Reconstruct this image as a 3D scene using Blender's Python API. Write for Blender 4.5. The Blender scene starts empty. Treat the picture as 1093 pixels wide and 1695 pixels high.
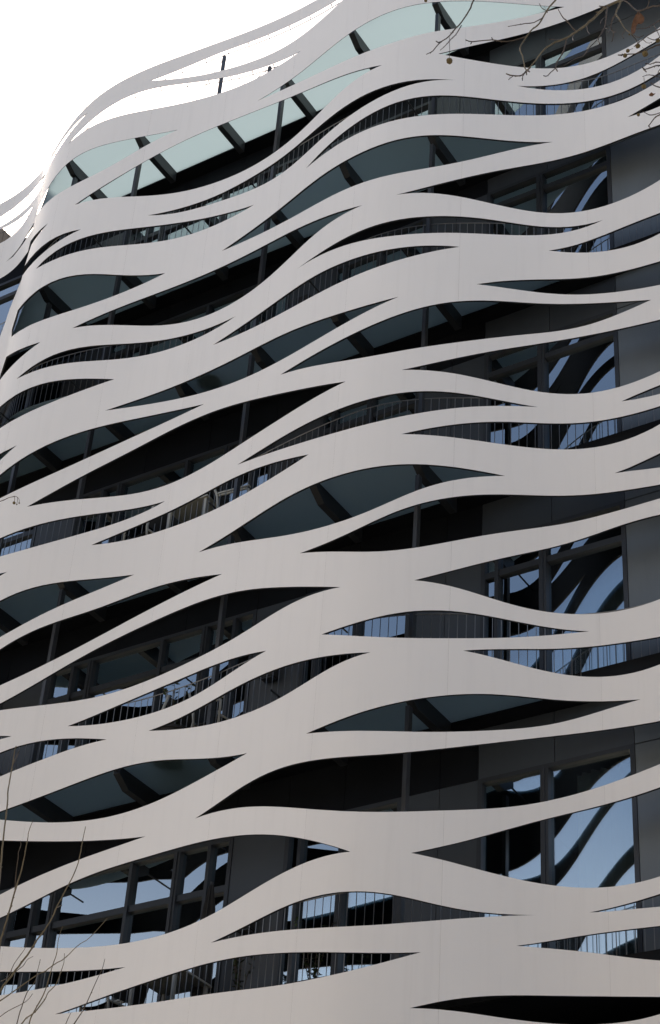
import bpy, math, random
import numpy as np
from mathutils import Vector, Matrix
from mathutils.geometry import delaunay_2d_cdt

random.seed(7)
sc = bpy.context.scene
col = sc.collection
PI = math.pi
rad = math.radians

# ------------------------------------------------------------------ camera
def cam_axes(pitch, roll, yaw):
    cy, sy = math.cos(yaw), math.sin(yaw)
    fh = np.array([sy, cy, 0]); r = np.array([cy, -sy, 0]); u = np.array([0, 0, 1.])
    f = math.cos(pitch)*fh + math.sin(pitch)*u
    d = -(-math.sin(pitch)*fh + math.cos(pitch)*u)
    cr, sr = math.cos(roll), math.sin(roll)
    return np.array([cr*r + sr*d, -sr*r + cr*d, f])
CM = cam_axes(rad(36.389), rad(-4.405), rad(-34.384))
EYE = 1.6
cd = bpy.data.cameras.new('camera'); cam = bpy.data.objects.new('camera', cd); col.objects.link(cam)
cd.sensor_fit = 'VERTICAL'; cd.sensor_height = 24.0; cd.lens = 3045.32/1695*24.0
cd.clip_end = 5000; cd.clip_start = 0.05
mw = Matrix.Identity(4)
for i in range(3):
    mw[i][0] = CM[0][i]; mw[i][1] = -CM[1][i]; mw[i][2] = -CM[2][i]
mw[2][3] = EYE
cam.matrix_world = mw
sc.camera = cam
def ray(x, y):                       # direction of a photo pixel (1093 x 1695), scaled to depth 1
    v = CM.T @ np.array([(x-546.5)/3045.32, (y-847.5)/3045.32, 1.0])
    return v/v[1]
def at(x, y, Y):                     # the point of the place seen there at depth Y
    v = ray(x, y)*Y
    return Vector((v[0], v[1], v[2]+EYE))

# ------------------------------------------------------------------ sky, sun, exposure
SUN_EL, SUN_AZ = rad(40), rad(-60)           # azimuth measured from +Y towards +X
w = bpy.data.worlds.new('World'); sc.world = w; w.use_nodes = True
nt = w.node_tree; nt.nodes.clear()
out = nt.nodes.new('ShaderNodeOutputWorld'); bg = nt.nodes.new('ShaderNodeBackground')
sky = nt.nodes.new('ShaderNodeTexSky'); sky.sky_type = 'NISHITA'; sky.sun_disc = False
sky.sun_elevation = SUN_EL; sky.sun_rotation = SUN_AZ
sky.air_density = 1.0; sky.dust_density = 4.0; sky.ozone_density = 1.0
bg.inputs['Strength'].default_value = 0.13
# a pale veil of haze that thickens towards the horizon all the way round
tcw = nt.nodes.new('ShaderNodeTexCoord'); sep = nt.nodes.new('ShaderNodeSeparateXYZ'); nt.links.new(tcw.outputs['Generated'], sep.inputs[0])
hz = nt.nodes.new('ShaderNodeMapRange'); hz.interpolation_type = 'SMOOTHSTEP'
hz.inputs['From Min'].default_value = .60; hz.inputs['From Max'].default_value = .34; hz.inputs['To Min'].default_value = 0; hz.inputs['To Max'].default_value = .85
cn = nt.nodes.new('ShaderNodeTexNoise'); cn.inputs['Scale'].default_value = 3.0; cn.inputs['Detail'].default_value = 5.0
ad = nt.nodes.new('ShaderNodeMath'); ad.operation = 'MULTIPLY_ADD'; ad.inputs[1].default_value = .16; nt.links.new(tcw.outputs['Generated'], cn.inputs['Vector'])
nt.links.new(cn.outputs['Fac'], ad.inputs[0]); nt.links.new(sep.outputs['Z'], ad.inputs[2]); nt.links.new(ad.outputs[0], hz.inputs['Value'])
mxw = nt.nodes.new('ShaderNodeMixRGB'); mxw.inputs['Color2'].default_value = (6.6, 7.1, 8.0, 1)
nt.links.new(hz.outputs[0], mxw.inputs['Fac']); nt.links.new(sky.outputs['Color'], mxw.inputs['Color1'])
nt.links.new(mxw.outputs[0], bg.inputs['Color']); nt.links.new(bg.outputs[0], out.inputs['Surface'])
sl = bpy.data.lights.new('sun', 'SUN'); sl.energy = 4.4; sl.angle = rad(0.6); sl.color = (1.0, .95, .88)
so = bpy.data.objects.new('sun', sl); col.objects.link(so); so.location = (-20, 30, 60)
sd = Vector((math.sin(SUN_AZ)*math.cos(SUN_EL), math.cos(SUN_AZ)*math.cos(SUN_EL), math.sin(SUN_EL)))
so.rotation_euler = sd.to_track_quat('Z', 'Y').to_euler()
vs = sc.view_settings; vs.view_transform = 'Standard'; vs.look = 'None'; vs.gamma = 1.0; vs.use_curve_mapping = False
vs.exposure = 0.40
sc.cycles.max_bounces = 10; sc.cycles.transparent_max_bounces = 16
sc.cycles.use_denoising = True

# ------------------------------------------------------------------ materials
def mat(name):
    m = bpy.data.materials.new(name); m.use_nodes = True
    nt = m.node_tree; nt.nodes.clear()
    o = nt.nodes.new('ShaderNodeOutputMaterial')
    return m, nt, o
def N(nt, t, **kw):
    n = nt.nodes.new(t)
    for k, v in kw.items():
        if k in n.inputs: n.inputs[k].default_value = v
        else: setattr(n, k, v)
    return n
def paint(name, c, rough=.5, metal=0., var=.06, scale=(3, 3, 3), streak=False, spec=.5, bump=0., per_obj=0.):
    m, nt, o = mat(name)
    p = N(nt, 'ShaderNodeBsdfPrincipled', Roughness=rough, Metallic=metal)
    p.inputs['Specular IOR Level'].default_value = spec
    tc = N(nt, 'ShaderNodeTexCoord'); mp = N(nt, 'ShaderNodeMapping'); mp.inputs['Scale'].default_value = scale
    no = N(nt, 'ShaderNodeTexNoise', Scale=1.0, Detail=6.0, Roughness=.6)
    nt.links.new(tc.outputs['Object'], mp.inputs[0]); nt.links.new(mp.outputs[0], no.inputs['Vector'])
    mr = N(nt, 'ShaderNodeMapRange'); mr.inputs['From Min'].default_value = .25; mr.inputs['From Max'].default_value = .75
    mr.inputs['To Min'].default_value = 1-var; mr.inputs['To Max'].default_value = 1+var
    nt.links.new(no.outputs['Fac'], mr.inputs['Value'])
    val = mr.outputs[0]
    if per_obj:
        oi = N(nt, 'ShaderNodeObjectInfo'); m3 = N(nt, 'ShaderNodeMapRange')
        m3.inputs['To Min'].default_value = 1-per_obj; m3.inputs['To Max'].default_value = 1+per_obj
        nt.links.new(oi.outputs['Random'], m3.inputs['Value'])
        mm = N(nt, 'ShaderNodeMath', operation='MULTIPLY'); nt.links.new(val, mm.inputs[0]); nt.links.new(m3.outputs[0], mm.inputs[1]); val = mm.outputs[0]
    if streak:
        mp2 = N(nt, 'ShaderNodeMapping'); mp2.inputs['Scale'].default_value = (9, 9, .55)
        n2 = N(nt, 'ShaderNodeTexNoise', Scale=1.0, Detail=5.0, Roughness=.65)
        nt.links.new(tc.outputs['Object'], mp2.inputs[0]); nt.links.new(mp2.outputs[0], n2.inputs['Vector'])
        m2 = N(nt, 'ShaderNodeMapRange'); m2.inputs['From Min'].default_value = .5; m2.inputs['From Max'].default_value = .8
        m2.inputs['To Min'].default_value = 1.0; m2.inputs['To Max'].default_value = .955
        nt.links.new(n2.outputs['Fac'], m2.inputs['Value'])
        mm = N(nt, 'ShaderNodeMath', operation='MULTIPLY'); nt.links.new(val, mm.inputs[0]); nt.links.new(m2.outputs[0], mm.inputs[1]); val = mm.outputs[0]
    vm = N(nt, 'ShaderNodeVectorMath', operation='SCALE'); vm.inputs[0].default_value = c
    nt.links.new(val, vm.inputs['Scale']); nt.links.new(vm.outputs[0], p.inputs['Base Color'])
    if bump:
        b = N(nt, 'ShaderNodeBump', Strength=bump, Distance=.01); n3 = N(nt, 'ShaderNodeTexNoise', Scale=40.0, Detail=4.0)
        nt.links.new(tc.outputs['Object'], n3.inputs['Vector']); nt.links.new(n3.outputs['Fac'], b.inputs['Height']); nt.links.new(b.outputs[0], p.inputs['Normal'])
    nt.links.new(p.outputs[0], o.inputs['Surface'])
    return m
M = {}
M['screen'] = paint('screen_paint', (.76, .755, .75), .5, var=.018, scale=(.7, .7, .7), streak=True, spec=.35, per_obj=.012)
M['back'] = paint('screen_backing_edge_shade', (.022, .024, .028), .6, var=.15, spec=.2)  # dark backing; also colours the white sheet's cut edges as painted shade
M['steel'] = paint('dark_steel', (.022, .026, .032), .45, var=.2, spec=.4)
M['post'] = paint('grey_post', (.045, .05, .057), .4, var=.12, spec=.5)
M['rod'] = paint('steel_rod', (.26, .26, .26), .35, metal=.6, var=.05)
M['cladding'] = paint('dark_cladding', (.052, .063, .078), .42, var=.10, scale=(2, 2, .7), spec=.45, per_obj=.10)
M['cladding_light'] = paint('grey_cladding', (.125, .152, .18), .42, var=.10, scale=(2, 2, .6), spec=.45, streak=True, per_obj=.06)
M['frame'] = paint('window_frame', (.034, .040, .050), .38, var=.1, spec=.45)
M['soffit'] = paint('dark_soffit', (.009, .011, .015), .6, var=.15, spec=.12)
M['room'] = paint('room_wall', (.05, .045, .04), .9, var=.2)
M['curtain'] = paint('sheer_curtain', (.74, .75, .76), .9, var=.05)
M['concrete'] = paint('concrete', (.30, .29, .27), .85, var=.12)
M['wood'] = paint('weathered_boards', (.165, .135, .105), .8, var=.25, scale=(6, 6, .6), per_obj=.25)
M['chair'] = paint('pale_metal', (.42, .42, .38), .4, var=.08)
M['sling'] = paint('dark_sling', (.03, .032, .035), .8, var=.1)
M['pot'] = paint('dark_pot', (.02, .02, .022), .6, var=.15)
M['bark'] = paint('bark', (.14, .12, .082), .85, var=.35, scale=(14, 14, 14), bump=.5)
M['twig'] = paint('twig_bark', (.07, .054, .042), .8, var=.3, scale=(20, 20, 20))
M['seed'] = paint('seed_ball', (.135, .105, .05), .95, var=.35, scale=(60, 60, 60), bump=.9)
M['leaf'] = paint('dry_leaf', (.12, .056, .024), .75, var=.4, scale=(25, 25, 25), bump=.4)
M['foliage'] = paint('foliage', (.05, .075, .03), .6, var=.3, scale=(20, 20, 20))
M['trunk'] = paint('plane_trunk', (.24, .22, .16), .9, var=.35, scale=(3, 3, 2), bump=.6)
M['ground'] = paint('paving', (.41, .36, .28), .85, var=.10, scale=(.6, .6, .6))
M['road'] = paint('asphalt', (.055, .055, .056), .9, var=.15, bump=.3)
M['line'] = paint('road_paint', (.75, .75, .73), .7, var=.08)
M['roof'] = paint('roof_gravel', (.32, .31, .29), .9, var=.15)
# glazing: dark coated glass, partly mirror, partly see-through
m, nt, o = mat('window_glass')
tr = N(nt, 'ShaderNodeBsdfTransparent', Color=(.75, .81, .82, 1)); gl = N(nt, 'ShaderNodeBsdfGlossy', Color=(.86, .95, .99, 1), Roughness=0.0)
fr = N(nt, 'ShaderNodeFresnel', IOR=1.5); ma = N(nt, 'ShaderNodeMath', operation='MULTIPLY_ADD'); ma.inputs[1].default_value = 1.3; ma.inputs[2].default_value = .44
ma.use_clamp = True
tc = N(nt, 'ShaderNodeTexCoord'); no = N(nt, 'ShaderNodeTexNoise', Scale=.5, Detail=1.0); bp = N(nt, 'ShaderNodeBump', Strength=.10, Distance=.02)
nt.links.new(tc.outputs['Object'], no.inputs['Vector']); nt.links.new(no.outputs['Fac'], bp.inputs['Height']); nt.links.new(bp.outputs[0], gl.inputs['Normal'])
mx = N(nt, 'ShaderNodeMixShader'); nt.links.new(fr.outputs[0], ma.inputs[0]); nt.links.new(ma.outputs[0], mx.inputs[0])
nt.links.new(tr.outputs[0], mx.inputs[1]); nt.links.new(gl.outputs[0], mx.inputs[2]); nt.links.new(mx.outputs[0], o.inputs['Surface'])
M['glass'] = m
# balcony floor: sand-blasted laminated glass, translucent
m, nt, o = mat('frosted_floor_glass')
tl = N(nt, 'ShaderNodeBsdfTranslucent', Color=(.63, .70, .70, 1)); df = N(nt, 'ShaderNodeBsdfDiffuse', Color=(.12, .205, .245, 1))
g2 = N(nt, 'ShaderNodeBsdfGlossy', Color=(1, 1, 1, 1), Roughness=.25)
x1 = N(nt, 'ShaderNodeMixShader', Fac=.22); x2 = N(nt, 'ShaderNodeMixShader', Fac=.04)
nt.links.new(tl.outputs[0], x1.inputs[1]); nt.links.new(df.outputs[0], x1.inputs[2])
nt.links.new(x1.outputs[0], x2.inputs[1]); nt.links.new(g2.outputs[0], x2.inputs[2]); nt.links.new(x2.outputs[0], o.inputs['Surface'])
M['floorglass'] = m

# ------------------------------------------------------------------ mesh helpers
class MB:
    def __init__(s): s.v = []; s.f = []; s.mi = []
    def add(s, v, f, mi=0):
        n = len(s.v); s.v += [tuple(p) for p in v]; s.f += [tuple(i+n for i in q) for q in f]; s.mi += [mi]*len(f)
    def box(s, x0, x1, y0, y1, z0, z1, mi=0):
        s.add([(x0,y0,z0),(x1,y0,z0),(x1,y1,z0),(x0,y1,z0),(x0,y0,z1),(x1,y0,z1),(x1,y1,z1),(x0,y1,z1)],
              [(0,3,2,1),(4,5,6,7),(0,1,5,4),(1,2,6,5),(2,3,7,6),(3,0,4,7)], mi)
    def tube(s, pts, rs, n=6, mi=0):
        pts = [Vector(p) for p in pts]
        if not hasattr(rs, '__len__'): rs = [rs]*len(pts)
        rings = []; prev = None; V = []; F = []
        for i, p in enumerate(pts):
            d = (pts[min(i+1, len(pts)-1)] - pts[max(i-1, 0)]).normalized()
            if prev is None:
                a = d.orthogonal().normalized()
            else:
                a = (prev - d*prev.dot(d)).normalized()
            prev = a; b = d.cross(a)
            for j in range(n):
                t = 2*PI*j/n; V.append(p + (a*math.cos(t) + b*math.sin(t))*rs[i])
        for i in range(len(pts)-1):
            for j in range(n):
                F.append((i*n+j, i*n+(j+1) % n, (i+1)*n+(j+1) % n, (i+1)*n+j))
        F.append(tuple(reversed(range(n)))); F.append(tuple((len(pts)-1)*n+j for j in range(n)))
        s.add(V, F, mi)
    def ball(s, c, r, nu=10, nv=7, sq=1.0, mi=0):
        V = [(c[0], c[1], c[2]-r*sq)]; F = []
        for i in range(1, nv):
            a = -PI/2 + PI*i/nv
            for j in range(nu):
                t = 2*PI*j/nu; V.append((c[0]+r*math.cos(a)*math.cos(t), c[1]+r*math.cos(a)*math.sin(t), c[2]+r*sq*math.sin(a)))
        V.append((c[0], c[1], c[2]+r*sq)); L = len(V)-1
        for j in range(nu): F.append((0, 1+(j+1) % nu, 1+j))
        for i in range(nv-2):
            for j in range(nu):
                a = 1+i*nu+j; b = 1+i*nu+(j+1) % nu; F.append((a, b, b+nu, a+nu))
        for j in range(nu): F.append((L, L-nu+j, L-nu+(j+1) % nu))
        s.add(V, F, mi)
    def lathe(s, prof, c, n=20, mi=0):
        V = []; F = []
        for r, z in prof:
            for j in range(n):
                t = 2*PI*j/n; V.append((c[0]+r*math.cos(t), c[1]+r*math.sin(t), c[2]+z))
        for i in range(len(prof)-1):
            for j in range(n):
                F.append((i*n+j, i*n+(j+1) % n, (i+1)*n+(j+1) % n, (i+1)*n+j))
        F.append(tuple(reversed(range(n)))); F.append(tuple((len(prof)-1)*n+j for j in range(n)))
        s.add(V, F, mi)
    def mesh(s, name, mats, smooth=False):
        me = bpy.data.meshes.new(name); me.from_pydata(s.v, [], s.f); me.update()
        for m in (mats if isinstance(mats, (list, tuple)) else [mats]): me.materials.append(M[m] if isinstance(m, str) else m)
        if any(s.mi): me.polygons.foreach_set('material_index', s.mi)
        if smooth: me.polygons.foreach_set('use_smooth', [True]*len(me.polygons))
        return me
    def build(s, name, mats, parent=None, smooth=False, loc=None):
        return link(name, s.mesh(name, mats, smooth), parent, loc)
def link(name, me, parent=None, loc=None):
    o = bpy.data.objects.new(name, me); col.objects.link(o)
    if parent is not None: o.parent = parent
    if loc is not None: o.location = loc
    return o
def tag(o, label=None, cat=None, group=None, kind=None):
    if label: o['label'] = label
    if cat: o['category'] = cat
    if group: o['group'] = group
    if kind: o['kind'] = kind
    return o
def thing(name, label, cat, loc=(0, 0, 0), group=None):
    o = bpy.data.objects.new(name, None); col.objects.link(o); o.location = loc
    return tag(o, label, cat, group)
def catmull(P, n=4):
    P = [np.array(p, float) for p in P]; out = []
    for i in range(len(P)-1):
        a = P[max(i-1, 0)]; b = P[i]; c = P[i+1]; d = P[min(i+2, len(P)-1)]
        for k in range(n):
            t = k/n; out.append(.5*((2*b) + (c-a)*t + (2*a-5*b+4*c-d)*t*t + (3*b-a-3*c+d)*t**3))
    out.append(P[-1]); return out

# ------------------------------------------------------------------ plan of the place (metres)
# X along the facade, Y into the building, Z up; the camera stands at X=0, Y=0
FLOORS = [9.30, 12.905, 16.33, 19.59, 22.54, 25.55]      # undersides of the glass floors, the last one the roof
YG, YW, YP = 17.0, 17.25, 16.07                            # inner edge of the glass, wall face, posts
XK = lambda k: -9.66 - 1.462*k                            # beam / post grid
PLAN = [(-26.5,16.2),(-24.6,16.7),(-21.8,15.1),(-19.0,16.75),(-16.2,15.1),(-13.8,15.55),(-10.04,15.17),(-7.23,16.69),(-4.3,15.74),(-1,16.4)]
FLOORLINE = [(-26,16.9),(-19.2,16.95),(-16.6,15.7),(-13.8,16.12),(-10.5,15.77),(-7.1,16.98),(-4.0,16.98)]
def wave(P, x):
    for (a, ya), (b, yb) in zip(P, P[1:]):
        if a <= x <= b: return ya + (yb-ya)*(1-math.cos(PI*(x-a)/(b-a)))/2
    return P[0][1] if x < P[0][0] else P[-1][1]
def S(x): return wave(PLAN, x)                            # the screen's undulating plan
def dS(x): return (S(x+1e-3)-S(x-1e-3))/2e-3
def E(x): return wave(FLOORLINE, x)                       # outer edge of the balcony floors
def RL(x): return E(x)+.13                                # line of the railings
# ------------------------------------------------------------------ ground
g = MB(); g.box(-600, 600, -600, 600, -.5, 0.0)
tag(g.build('ground', 'ground'), kind='structure')
r = MB(); r.box(-600, 600, -9.0, -1.5, -.4, .004)
tag(r.build('road', 'road'), kind='structure')
kb = MB(); kb.box(-600, 600, -1.5, -1.35, -.4, .13)
tag(kb.build('kerb', 'concrete'), kind='structure')
mk = MB()
for i in range(-30, 30): mk.box(i*5.0, i*5.0+2.2, -5.3, -5.18, .0045, .008)
tag(mk.build('road_marking', 'line'), kind='structure')

# ------------------------------------------------------------------ the building behind
bld = thing('hotel_building', 'dark grey clad hotel building with tall windows behind the white screen', 'building', (0, 0, 0))
XL, XR = -25.0, -1.0
core = MB()
core.box(XL, XR, 22.0, 34.0, 0.0, 25.45)
core.box(XL, XL+.3, 17.42, 22.0, 0.0, 25.45); core.box(XR-.3, XR, 17.42, 22.0, 0.0, 25.45)
core.box(XL, XR, 17.25, 21.99, 0.0, 8.6)
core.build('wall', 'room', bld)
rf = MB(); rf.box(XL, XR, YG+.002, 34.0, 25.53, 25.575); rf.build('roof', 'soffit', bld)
rt_ = MB(); rt_.box(XL+.3, XR-.3, YG+.5, 33.7, 25.576, 25.60); rt_.build('roof_gravel', 'roof', bld)
for i, f in enumerate(FLOORS[:-1]):
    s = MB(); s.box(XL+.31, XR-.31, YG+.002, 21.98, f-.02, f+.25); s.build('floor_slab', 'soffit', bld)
# window bays on the wall face, as fractions of its depth
RX = lambda q: q*YW
BAYS = [  # x0, x1, mullions (x, width), curtain span
    (RX(-1.30), RX(-1.012), [(RX(-1.16), .10)], (RX(-1.20), RX(-1.10))),
    (RX(-.963), RX(-.748), [(RX(-.936), .05), (RX(-.9165), .095), (RX(-.8415), .05), (RX(-.798), .095), (RX(-.7685), .05)], None),
    (RX(-.701), RX(-.604), [(RX(-.6875), .05), (RX(-.651), .095)], None),
    (RX(-.543), RX(-.4255), [(RX(-.5295), .05), (RX(-.4915), .10)], (RX(-.476), RX(-.430))),
]
HEAD = [12.19, 15.68, 18.95, 22.2, 24.9]
TRAN = [11.48, 15.12, 18.54, 21.86, 24.5]
SKIRT = .27
def window(i, b):
    x0, x1, mus, cur = BAYS[b]
    z0 = FLOORS[i]+SKIRT; z1 = HEAD[i]; zt = TRAN[i]
    if b == 3 and i == 0: zt = None
    if b == 3 and i != 1: mus = mus[1:]
    yf0, yf1 = YW-.012, YW+.10; fw = .058
    fr = MB()
    fr.box(x0, x0+fw, yf0, yf1, z0, z1); fr.box(x1-fw, x1, yf0, yf1, z0, z1)
    fr.box(x0+fw, x1-fw, yf0, yf1, z1-fw, z1); fr.box(x0+fw, x1-fw, yf0, yf1, z0, z0+fw)
    wf = fr.build('window', 'frame', bld)
    cuts = [(x0+fw-.035, x0+fw)] + [(x-w_/2, x+w_/2) for x, w_ in mus] + [(x1-fw, x1-fw+.035)]
    for x, w_ in mus:
        q = MB(); q.box(x-w_/2, x+w_/2, yf0-.02, yf1-.003, z0+fw, z1-fw)
        if w_ > .08: q.box(x-.012, x+.012, yf0-.035, yf0-.02, z0+fw, z1-fw)
        q.build('mullion', 'frame', wf)
    rows = [(z0+fw, z1-fw)]
    if zt:
        rows = [(z0+fw, zt-.045), (zt+.045, z1-fw)]
    for (a0, a1), (b0, b1) in zip(cuts, cuts[1:]):
        if zt:
            q = MB(); q.box(a1, b0, yf0+.006, yf1-.006, zt-.045, zt+.045); q.build('transom', 'frame', wf)
        for lo, hi in rows:
            q = MB(); q.box(a1-.01, b0+.01, YW+.045, YW+.057, lo-.01, hi+.01)
            pane = q.build('pane', 'glass', wf)
    if cur:
        xa, xb = cur; n = int((xb-xa)/.02); V = []; F = []
        for j in range(n+1):
            x = xa+(xb-xa)*j/n; y = YW+.30+.035*math.sin(j*1.04)+.012*math.sin(j*.37)
            V += [(x, y, z0), (x, y, z1-.05), (x, y+.004, z0), (x, y+.004, z1-.05)]
        for j in range(n):
            a = 4*j; F += [(a, a+4, a+5, a+1), (a+2, a+3, a+7, a+6)]
        c = MB(); c.add(V, F); c.build('curtain', 'curtain', wf, smooth=True)
for i in range(5):
    for b in range(len(BAYS)): window(i, b)
# cladding: one object for each sheet
def sheet(x0, x1, z0, z1, m='cladding'):
    q = MB(); q.box(x0+.004, x1-.004, YW, YW+.14, z0+.004, z1-.004)
    q.build('cladding_panel', m, bld)
solid = [(BAYS[0][1], BAYS[1][0]), (BAYS[1][1], BAYS[2][0]), (BAYS[2][1], BAYS[3][0])]
for i in range(5):
    z0 = FLOORS[i]+.255; z1 = FLOORS[i+1]-.025
    for a, b in solid:
        n = max(1, round((b-a)/.62))
        for j in range(n):
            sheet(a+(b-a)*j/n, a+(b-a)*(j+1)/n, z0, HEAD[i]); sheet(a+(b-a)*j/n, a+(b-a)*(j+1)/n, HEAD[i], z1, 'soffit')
    for b in BAYS:
        n = max(1, round((b[1]-b[0])/1.1))
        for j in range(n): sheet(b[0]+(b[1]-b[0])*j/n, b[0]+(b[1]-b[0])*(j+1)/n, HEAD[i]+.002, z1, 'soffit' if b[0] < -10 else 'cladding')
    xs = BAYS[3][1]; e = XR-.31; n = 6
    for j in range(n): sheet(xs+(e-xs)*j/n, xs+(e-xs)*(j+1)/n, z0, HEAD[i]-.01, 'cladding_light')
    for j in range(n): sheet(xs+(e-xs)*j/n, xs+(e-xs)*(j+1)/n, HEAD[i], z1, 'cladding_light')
    q = MB(); q.box(xs, e, YW-.03, YW+.1, FLOORS[i]-.018, FLOORS[i]+.252); q.build('fascia', 'cladding', bld)
# rooms: dividing walls and back walls, seen dimly through the glass
rooms = MB()
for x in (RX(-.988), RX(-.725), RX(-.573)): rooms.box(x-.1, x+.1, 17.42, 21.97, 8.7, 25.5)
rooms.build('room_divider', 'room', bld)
# a neighbour's boarded upper storey, far left
pent = thing('rooftop_hut', 'brown boarded upper storey seen past the left end of the screen', 'hut', (-24.0, 18.6, 25.601))
c0 = MB(); c0.box(-5.0, -.01, .05, 8.5, 0, 5.9); c0.build('wall', 'soffit', pent)
bm2 = MB(); bm2.box(0, .05, 0, .135, 0, 6.0); bme2 = bm2.mesh('board', 'wood')
for j in range(58): link('board', bme2, pent, (-.005+.006*random.random(), .05+j*.146, -.02*random.random()))
bm_ = MB(); bm_.box(0, .135, 0, .045, 0, 6.0); bme = bm_.mesh('board', 'wood')
for j in range(33): link('board', bme, pent, (-4.98+j*.146, 0, 0))

# ------------------------------------------------------------------ balconies: glass floors on steel beams, posts, rod railings
names = ['lowest', 'second', 'third', 'fourth', 'fifth', 'roof']
KS = list(range(-3, 7))
BLAB = ['lowest visible balcony with steel rod railing in front of the bottom row of windows',
        'second balcony up with dark teal glass floor and steel rod railing',
        'third balcony up with dark teal glass floor and rod railing',
        'fourth balcony up with teal glass floor, just above picture centre',
        'topmost balcony with rod railing beneath the bright glass roof',
        'bright frosted glass roof canopy on dark beams under the sky']
for i, f in enumerate(FLOORS):
    bal = thing('balcony' if i < 5 else 'glass_canopy', BLAB[i], 'balcony' if i < 5 else 'canopy', (0, 0, f))
    top = FLOORS[i+1]-.26-f if i < 5 else 1.05
    E_ = E; xr = -7.25
    # beams, deep at the wall and tapering at the nose
    for k in KS:
        x = XK(k); y0 = E_(x)+.01; b = MB()
        if y0 > 16.7: continue
        y1 = y0+.22
        for s in (0,):
            V = []
            for yy, zz in ((y0, -.10), (y1, -.24), (YG-.004, -.24), (YG-.004, -.003), (y0, -.003)):
                V += [(x-.05, yy, zz), (x+.05, yy, zz)]
            n = 5; F = [tuple(2*j for j in range(n)), tuple(2*j+1 for j in reversed(range(n)))]
            for j in range(n):
                a = 2*j; c = 2*((j+1) % n); F.append((a, a+1, c+1, c))
            b.add(V, F)
        if i: b.build('beam', 'steel', bal)
    # glass floor panels
    for ka, kb_ in zip(KS, KS[1:]):
        xa, xb = XK(kb_), XK(ka); n = 10; V = []; F = []
        if xa > xr-.2: continue
        xb = min(xb, xr)
        for j in range(n+1):
            x = xa+.006+(xb-xa-.012)*j/n; e = E_(x)
            V += [(x, e, .001), (x, YG, .001), (x, e, .03), (x, YG, .03)]
        for j in range(n):
            a = 4*j; F += [(a, a+1, a+5, a+4), (a+2, a+6, a+7, a+3), (a, a+4, a+6, a+2), (a+1, a+3, a+7, a+5)]
        F += [(0, 2, 3, 1), (4*n, 4*n+1, 4*n+3, 4*n+2)]
        q = MB(); q.add(V, F)
        if i: q.build('glass_panel', 'floorglass', bal)
        else: q.build('floor_panel', 'steel', bal)
    # posts
    if i < 5:
        pm = MB(); pm.box(-.027, .027, -.04, .04, .032, top)
        pm.box(-.05, .05, -.06, .06, .031, .045)
        pme = pm.mesh('post', 'post')
        for k in ((0, 2, 4, 5) if i else (0, 5)): link('post', pme, bal, (XK(k), YP, 0))
    else:
        for px_, py_ in ((372, 93), (447, 111)):
            p = at(px_, py_, YP); q = MB(); q.box(-.024, .024, -.024, .024, .032, p.z-f); q.box(-.045, .045, -.045, .045, .031, .05)
            q.build('post', 'post', bal, loc=(p.x, YP, 0))
            c = MB()
            for dx, dz in ((-.75, .10), (.62, .05)): c.tube([(p.x, YP, p.z-f-.03), (p.x+dx, YP+.02, .04)], .006, 5)
            c.build('stay_cable', 'rod', bal)
    # the screen hangs on short arms from the beam noses
    if 0 < i < 5:
        for k in KS:
            x = XK(k)
            if .25 < E(x)-S(x) and E(x) < 16.6:
                a = MB(); a.tube([(x, S(x)+.04, -.06), (x, E(x)+.05, -.06)], .013, 6); a.build('bracket_arm', 'steel', bal)
    # railing
    if i < 5:
        xs = [-20.5+j*.05 for j in range(309)]
        rl = MB(); rl.tube([(x, RL(x), 1.04) for x in xs], .008, 6)
        ro = rl.build('railing', 'rod', bal, smooth=True)
        rm = MB(); rm.tube([(0, 0, .031), (0, 0, 1.04)], .0052, 5); rme = rm.mesh('rod', 'rod')
        rm = MB(); rm.tube([(0, 0, .251), (0, 0, 1.04)], .0052, 5); rme2 = rm.mesh('rod', 'rod')
        x = -19.2
        while x < -5.1:
            link('rod', rme if RL(x) < 16.98 else rme2, ro, (x, RL(x), 0))
            sl_ = (RL(x+.01)-RL(x-.01))/.02
            x += .105/math.sqrt(1+sl_*sl_)
# wall lamps on the dark cladding between the windows
for i in range(5):
    q = thing('wall_lamp', ['black wall lamp on dark cladding beside the lowest windows', 'black wall lamp on the second storey cladding', 'black wall lamp on the third storey cladding between windows',
        'black wall lamp on the fourth storey cladding', 'black wall lamp on the top storey cladding'][i], 'lamp', (RX(-.726), YW, FLOORS[i]+1.62), 'wall lamps between the windows')
    b = MB(); b.box(-.05, .05, -.03, -.001, -.1, .1); b.build('back_plate', 'pot', q)
    b = MB(); b.box(-.11, .11, -.17, -.031, -.13, .13); b.build('lamp_housing', 'pot', q)
    b = MB(); b.box(-.09, .09, -.16, -.04, -.15, -.131); b.build('lens', 'frame', q)
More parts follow.
